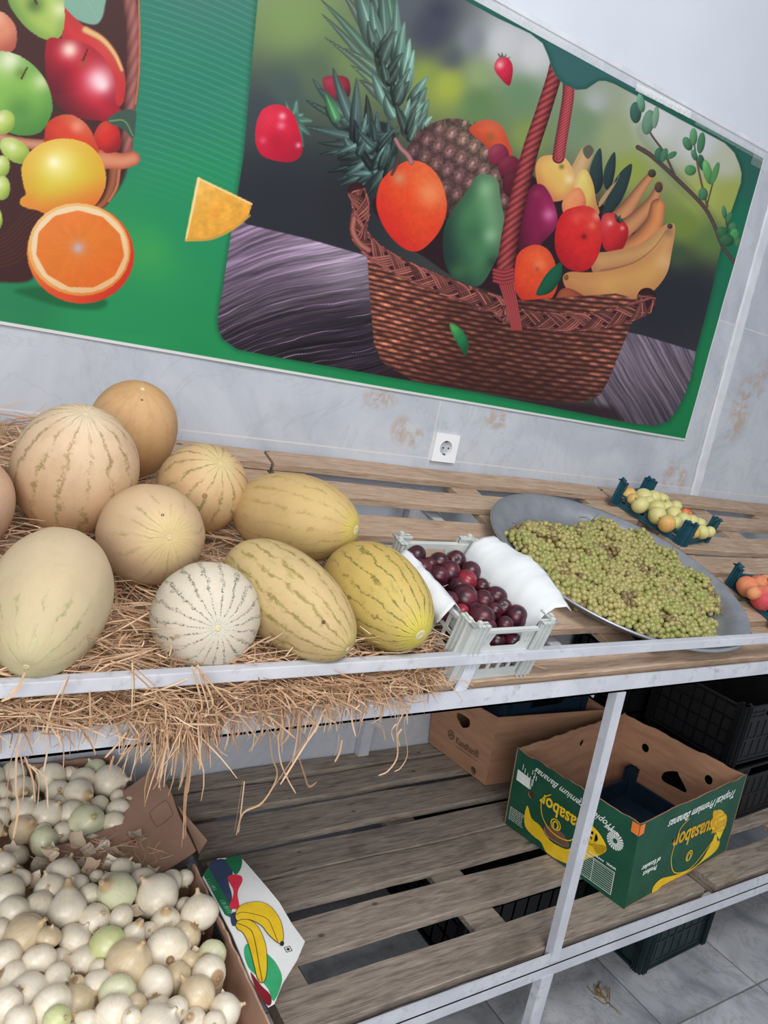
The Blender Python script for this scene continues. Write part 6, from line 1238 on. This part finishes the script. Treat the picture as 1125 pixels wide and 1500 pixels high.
def fdec(nm, q, mat, k, smooth=True, n=3):
    b = MB(); b.mesh(panel(smooth_pts(q, n) if smooth else q, [], .0002), Matrix.Translation((0, 0, zf-.0004+k*.0003))); b.warp(lambda v: v-Vector(B1)); return obj(nm, b, mat, fl)
fdec('navy_print', FL['navy'], M_INKN, 1); fdec('green_print', FL['green1'], M_INKG2, 2); fdec('red_print', FL['red'], M_INKR, 3); fdec('green_print', FL['green2'], M_INKG, 1); fdec('green_print', FL['greenedge'], M_INKG2, 2, False)
fdec('red_print', FL['darkred'], M_INKDR, 2); fdec('stem_print', FL['stem'], M_INKN, 3)
def grow(q, k):
    cx = sum(p[0] for p in q)/len(q); cy = sum(p[1] for p in q)/len(q); P = _cr(q, 3); out = []
    for i in range(len(P)):
        d = P[(i+1) % len(P)]-P[i-1]; L = np.hypot(*d) or 1; n_ = np.array([d[1], -d[0]])/L
        out.append(P[i]+n_*k)
    ar = sum(P[i-1][0]*P[i][1]-P[i][0]*P[i-1][1] for i in range(len(P)))
    if ar < 0: out = [P[i]*2-out[i] for i in range(len(P))]
    return [tuple(p) for p in out]
for k, nm in ((4, 'ban2'), (6, 'ban1')): fdec('banana_outline', grow(FL[nm], .0012), M_INKK, k, False); fdec('banana_print', FL[nm], M_YEL, k+1)
def fline(nm, q, w, mat, k):
    m_ = line_me(q, w); b = MB(); b.mesh(m_, Matrix.Translation((0, 0, zf+k*.0003))); b.warp(lambda v: v-Vector(B1)); return obj(nm, b, mat, fl)
def mid(q, i0, i1, i2, i3, t): a = np.array; return [tuple(a(q[i])*(1-t)+a(q[j])*t) for i, j in ((i0, i3), (i1, i2))]
q = FL['ban1']; fline('banana_line', [q[0], tuple(np.array(q[2])*.4+np.array(q[12])*.6), tuple(np.array(q[4])*.4+np.array(q[10])*.6), tuple(np.array(q[5])*.35+np.array(q[9])*.65), q[8]], .0011, M_INKK, 7)
q = FL['ban2']; fline('banana_line', [q[0], tuple(np.array(q[3])*.5+np.array(q[12])*.5), tuple(np.array(q[4])*.5+np.array(q[11])*.5), tuple(np.array(q[6])*.5+np.array(q[9])*.5), q[7]], .0011, M_INKK, 7)
fdec('tip_print', FL['tip'], M_INKK, 8); mk = FL['mark'][0]
b = MB(); b.mesh(panel([(mk[0]-.006, mk[1]-.006), (mk[0]+.006, mk[1]-.006), (mk[0]+.006, mk[1]+.006), (mk[0]-.006, mk[1]+.006)], [[(mk[0]-.005, mk[1]-.005), (mk[0]+.005, mk[1]-.005), (mk[0]+.005, mk[1]+.005), (mk[0]-.005, mk[1]+.005)]], .0002), Matrix.Translation((0, 0, zf+.0003)))
b.mesh(panel(circle_pts(mk[0], mk[1], .003, n=12), [], .0002), Matrix.Translation((0, 0, zf+.0003))); b.warp(lambda v: v-Vector(B1)); obj('small_mark', b, M_INKK, fl)
t0, t1 = [np.array(p) for p in FL['text']]; ang = math.atan2(t1[1]-t0[1], t1[0]-t0[0]); c_ = (t0+t1)/2
b = MB(); Lt = float(np.hypot(*(t1-t0)))*.46; rs = random.Random(8); x_ = -Lt
while x_ < Lt:     # worn, illegible lettering
    if abs(x_+.004) > .012: b.mesh(panel([(x_, -.004), (x_+.002, -.0045), (x_+.003+rs.uniform(-.002, .003), .0042), (x_+.001, .004)], [], .0002), Matrix.Translation((c_[0]+.002, c_[1], zf+.0008)) @ Matrix.Rotation(ang, 4, 'Z'))
    x_ += rs.uniform(.0045, .0075)
b.warp(lambda v: v-Vector(B1))
M_FADE = simple('faded pale green ink', (96, 160, 130), (110, 172, 142), 20, .5, 0)
obj('edge_lettering', b, M_FADE, fl)
part_box('dark_patch', .5515, .5530, 1.06, 1.11, z0+.07, z0+.105, M_INKK, ob, B1)
# second carton behind
B2 = (.24, 1.5, ZL); o2 = empty('onion_box', B2, 'second brown carton of small white onions against the wall, flap opened to the right', 'box')
part_box('bottom_panel', -.10, .488, 1.272, 1.722, z0, z0+.004, M_CARDP, o2, B2)
torn_wall('side_panel', (.488, 1.272), (.488, 1.722), .096, 5, o2, B2); torn_wall('side_panel', (-.10, 1.272), (.488, 1.272), .085, 6, o2, B2)
torn_wall('side_panel', (-.10, 1.722), (.488, 1.722), .096, 7, o2, B2); torn_wall('side_panel', (-.10, 1.272), (-.10, 1.722), .096, 8, o2, B2)
z1 = ZL+.100
b = MB(); b.mesh(panel([(.486, 1.56)]+CB['flap'][1:8]+[(.470, 1.272), (.30, 1.285), (.30, 1.40), (.44, 1.44), (.486, 1.50)], [], .004), Matrix.Translation((0, 0, z1-.004))); b.warp(lambda v: v-Vector(B2)); f2_ = obj('flap', b, M_CARDP, o2)
sp = smooth_pts(CB['stamp'], 3); b = MB(); b.mesh(panel(grow(CB['stamp'], .0008), [sp], .0002), Matrix.Translation((0, 0, z1+.0003))); b.warp(lambda v: v-Vector(B2)); obj('stamp_outline', b, M_BROWNP, f2_)
b = MB(); cbr = np.mean(np.array(CB['red']), 0); b.mesh(text_me('H', .044, .1, .0003, .001), Matrix.Translation((cbr[0]+.012, cbr[1]+.004, z1+.0003)) @ Matrix.Rotation(.35, 4, 'Z')); b.warp(lambda v: v-Vector(B2)); obj('lettering', b, simple('faded red ink', (150, 60, 56), (166, 78, 70), 30, .8, 0), f2_)
b = MB(); q = CB['flap2']; vs = [(q[0][0]-.03, q[0][1], z1-.010), (q[1][0]-.03, q[1][1]-.02, z1-.006), (q[2][0], q[2][1], z1-.045), (q[3][0]-.005, q[3][1], z1-.055)]
b.add([Vector(v)-Vector(B2) for v in vs]+[Vector(v)-Vector(B2)-Vector((0, 0, .004)) for v in vs], [(0, 1, 2, 3), (7, 6, 5, 4), (0, 4, 5, 1), (1, 5, 6, 2), (2, 6, 7, 3), (3, 7, 4, 0)]); obj('flap', b, M_CARDP, o2)
# ------------------------------------------------------------------ onions
def onion_me(kind):
    P = {0: [(.02, -.97), (.16, -.96), (.45, -.86), (.76, -.62), (.96, -.25), (1, .05), (.93, .38), (.72, .68), (.42, .90), (.20, 1.02), (.11, 1.16), (.10, 1.34), (.02, 1.36)],
         1: [(.02, -.86), (.18, -.85), (.55, -.76), (.88, -.5), (1.02, -.12), (.99, .18), (.85, .45), (.58, .68), (.30, .80), (.15, .90), (.10, 1.0), (.09, 1.12), (.02, 1.13)],
         2: [(.02, -1.0), (.14, -.98), (.42, -.9), (.72, -.66), (.92, -.3), (.96, .02), (.86, .38), (.64, .74), (.42, 1.02), (.26, 1.24), (.17, 1.42), (.13, 1.6), (.02, 1.62)]}[kind]
    Q = _cro(P, 3); b = MB(); b.lathe([(max(p[0], .004), p[1]) for p in Q], 22, rib=lambda a, z: 1+.012*math.sin(7*a+kind)+.008*math.sin(3*a+2*z)); return b.me('onion')
def onion_mat(name, ca, cb, cc):
    t = NT(name); tc = t.node('ShaderNodeTexCoord'); oi = t.node('ShaderNodeObjectInfo'); sep = t.node('ShaderNodeSeparateXYZ'); t.link(tc.outputs['Object'], sep.inputs[0]); x, y, z = sep.outputs
    ang = t.math('ARCTAN2', y, x); cmb = t.node('ShaderNodeCombineXYZ'); t.link(t.math('MULTIPLY', ang, 3.0), cmb.inputs[0]); t.link(t.math('MULTIPLY', z, .5), cmb.inputs[1]); t.link(t.math('MULTIPLY', oi.outputs['Random'], 40), cmb.inputs[2])
    ln = t.noise(cmb.outputs[0], 3.2, 4, .6); v = t.coord((1, 1, 1)); f = t.noise(v, 1.3, 4, .6)
    c = t.ramp(f, [(.3, ca), (.52, cb), (.72, cc)]); c = t.mix(t.math('MULTIPLY', t.mask(ln, .5, .62), .2), c, tuple(int(k*.86) for k in cc))
    c = t.mix(t.mask(z, .95, 1.25), c, (196, 168, 128)); c = t.mix(t.math('SUBTRACT', 1, t.mask(z, -.93, -.84)), c, (172, 140, 104))
    t.color(c); t.setb(Roughness=.36); t.b.inputs['Coat Weight'].default_value = .15; t.b.inputs['Coat Roughness'].default_value = .25; t.bump(ln, .12, .003); return t.m
OM = {'w': onion_mat('white onion skin', (238, 228, 212), (232, 222, 202), (220, 208, 182)), 'g': onion_mat('greenish onion skin', (222, 222, 194), (214, 216, 180), (206, 204, 164)),
      'G': onion_mat('green onion skin', (196, 204, 140), (204, 210, 152), (210, 212, 172)), 'b': onion_mat('tan onion skin', (222, 206, 178), (212, 192, 158), (204, 180, 146))}
ON = [onion_me(k) for k in range(3)]
for m_ in ON: m_.materials.append(OM['w'])
def root_me():
    b = MB(); rs_ = random.Random(1); b.lathe([(.20, -.93), (.17, -.985), (.06, -1.0), (.005, -.995)], 10)
    for k in range(9):
        a = k*.7; b.tube([(.10*math.cos(a), .10*math.sin(a), -.96), (.16*math.cos(a), .16*math.sin(a), -1.08), (.2*math.cos(a+.5), .2*math.sin(a+.5), -1.12)], .014, 4)
    return b.me('root_tuft')
ROOT = root_me(); ROOT.materials.append(simple('onion roots', (150, 122, 90), (180, 152, 116), 30, .8, .2))
NAME = {'w': 'white', 'g': 'faintly green', 'G': 'clearly green', 'b': 'tan skinned'}
def put_onion(x, y, z, r, c, where, rs_, front):
    k = rs_.choice((0, 0, 1, 2)); o = bpy.data.objects.new('onion', ON[k]); COL.objects.link(o); o.material_slots[0].link = 'OBJECT'; o.material_slots[0].material = OM[c]
    o.location = (x, y, z); r *= (1.26 if r > .022 else 1.12) if ('layer' not in where and 'hidden' not in where) else 1; s_ = r*(.97 if k < 2 else .93); o.scale = (s_, s_, s_*rs_.uniform(.9, 1.02))
    d = Vector((rs_.gauss(0, .8), rs_.gauss(-.3, .8), rs_.gauss(.35, .6))).normalized(); o.rotation_euler = d.to_track_quat('Z', 'Y').to_euler()
    tag(o, '%s onion in the %s' % (NAME[c], where), 'onion', '%s onions in the %s' % (NAME[c], where))
    if front:
        t = bpy.data.objects.new('root_tuft', ROOT); COL.objects.link(t); t.parent = o
        if k == 1: t.location.z = .11
    return o
rs = random.Random(9)
for (x, y, z, r, c) in ON_F: put_onion(x, y, z, r, c, 'front carton at the lower left', rs, True)
for (x, y, z, r, c) in ON_B: put_onion(x, y, z, r, c, 'rear carton against the wall', rs, False)
upper = [(x, y, z, r) for (x, y, z, r, c) in ON_F+ON_B]; low_ = []
def fill(x0, x1, y0, y1, zc, n, where):
    k = 0
    for _ in range(6000):
        x, y = rs.uniform(x0, x1), rs.uniform(y0, y1); r = rs.uniform(.021, .029); z = zc+rs.uniform(-.012, .012)
        if z-r < ZL+.008: z = ZL+.008+r
        if all((x-a)**2+(y-b_)**2+(z-c_)**2 > ((r+q)*.90)**2 for a, b_, c_, q in upper+low_):
            low_.append((x, y, z, r)); put_onion(x, y, z, r, rs.choice('wwgb'), where, rs, False); k += 1
            if k >= n: break
fill(.17, .525, .87, 1.23, ZL+.058, 40, 'lower layer of the front carton'); fill(.13, .52, .87, 1.235, ZL+.030, 40, 'bottom layer of the front carton')
fill(.12, .18, .90, 1.20, ZL+.11, 6, 'front carton near its hidden left side')
fill(.10, .46, 1.40, 1.69, ZL+.036, 34, 'lower layer of the rear carton')
# papery skins shed around the cartons' edges
def skins():
    rs_ = random.Random(6); V = []; F = []
    for i in range(95):
        if i < 62: c = Vector((rs_.uniform(.16, .47), rs_.uniform(1.24, 1.40), ZL+rs_.uniform(.100, .122)))
        else: c = Vector((rs_.uniform(.18, .50), rs_.uniform(.92, 1.22), ZL+rs_.uniform(.10, .125)))
        s_ = rs_.uniform(.007, .020); e = Euler((rs_.uniform(-.6, .6), rs_.uniform(-.6, .6), rs_.uniform(0, 6))).to_matrix(); o = len(V)
        for a in range(4):
            for b_ in range(4):
                u, v = a/3-.5, b_/3-.5; k = s_*(1+.4*noise.noise((u*3+i, v*3, 0))); V.append(c+e @ Vector((u*2*k, v*1.5*k, s_*.5*(u*u+v*v)*2+.003*noise.noise((u*4, v*4, i)))))
        for a in range(3):
            for b_ in range(3): F.append((o+a*4+b_, o+a*4+b_+1, o+a*4+b_+5, o+a*4+b_+4))
    return me_from([v[:] for v in V], F, True)
t = NT('papery onion skin'); v = t.coord((1, 1, 1), rnd=False); gi = t.node('ShaderNodeNewGeometry'); t.color(t.ramp(gi.outputs['Random Per Island'], [(0, (196, 168, 136)), (.5, (214, 196, 174)), (1, (228, 222, 212))])); t.setb(Roughness=.5); M_SKIN = t.m
tag(obj('onion_skins', skins(), M_SKIN), 'dry papery onion skins shed between the two onion cartons', 'skins', kind='stuff')
for nm, k_, az_, lat, r, mt in (('brown_spot', 'M3', 0, 0, 0, None),):
    pass
# dark spots and stem dots on three melons
mel = {o['label'][:18]: o for o in bpy.data.objects if o.name.startswith('melon')}
def cam_spot(lab, L, R_, dirw, r, mat, name):
    o = mel[lab]; q = o.rotation_euler.to_quaternion(); d = q.inverted() @ Vector(dirw); p = Vector((d.x*R_, d.y*R_, d.z*L)); k = 1/math.sqrt((p.x/R_)**2+(p.y/R_)**2+(p.z/L)**2); p *= k
    n = Vector((p.x/R_/R_, p.y/R_/R_, p.z/L/L)).normalized(); b = MB(); b.lathe([(r, -.0004), (r*.8, .0009), (r*.3, .0004), (.0001, 0)], 14, Matrix.Translation(p) @ n.to_track_quat('Z', 'Y').to_matrix().to_4x4()); obj(name, b, mat, o)
cam_spot('small cream melon ', MEL['M3'][6], MEL['M3'][7], (-.28, -.96, .05), .005, simple('brown bruise', (150, 112, 70), (170, 128, 84), 30, .7, .1), 'brown_spot')
cam_spot('smooth orange tan ', MEL['M2'][6], MEL['M2'][7], (-.10, -.75, .65), .0028, M_SPOT, 'stem_spot')
cam_spot('round peach cream ', MEL['M4'][6], MEL['M4'][7], (-.10, -.78, .62), .0028, M_SPOT, 'stem_spot')
cam_spot('long yellow melon ', MEL['M7'][6], MEL['M7'][7], (-.10, -.95, .2), .003, M_SPOT, 'stem_spot')
# a dry plant scrap on the floor tiles
rs = random.Random(4); b = MB()
for k in range(14):
    a = rs.uniform(0, 6.3); p = [Vector((rs.uniform(-.008, .008), rs.uniform(-.03, .03), .002))]
    for j in range(4): a += rs.uniform(-1, 1); p.append(p[-1]+Vector((math.cos(a)*.009, math.sin(a)*.012, rs.uniform(-.001, .002))))
    for q in p: q.z = max(q.z, .0018)
    b.tube(p, .0014, 4, .0008)
o = tag(obj('dry_plant_scrap', b, simple('dry brown plant', (112, 88, 44), (140, 112, 60), 30, .9, .2)), 'small tangled scrap of dry brown plant on the floor tiles', 'scrap'); o.location = (1.62, .97, 0)
print('objects', len(bpy.data.objects), 'top', len([o for o in bpy.data.objects if o.parent is None]))
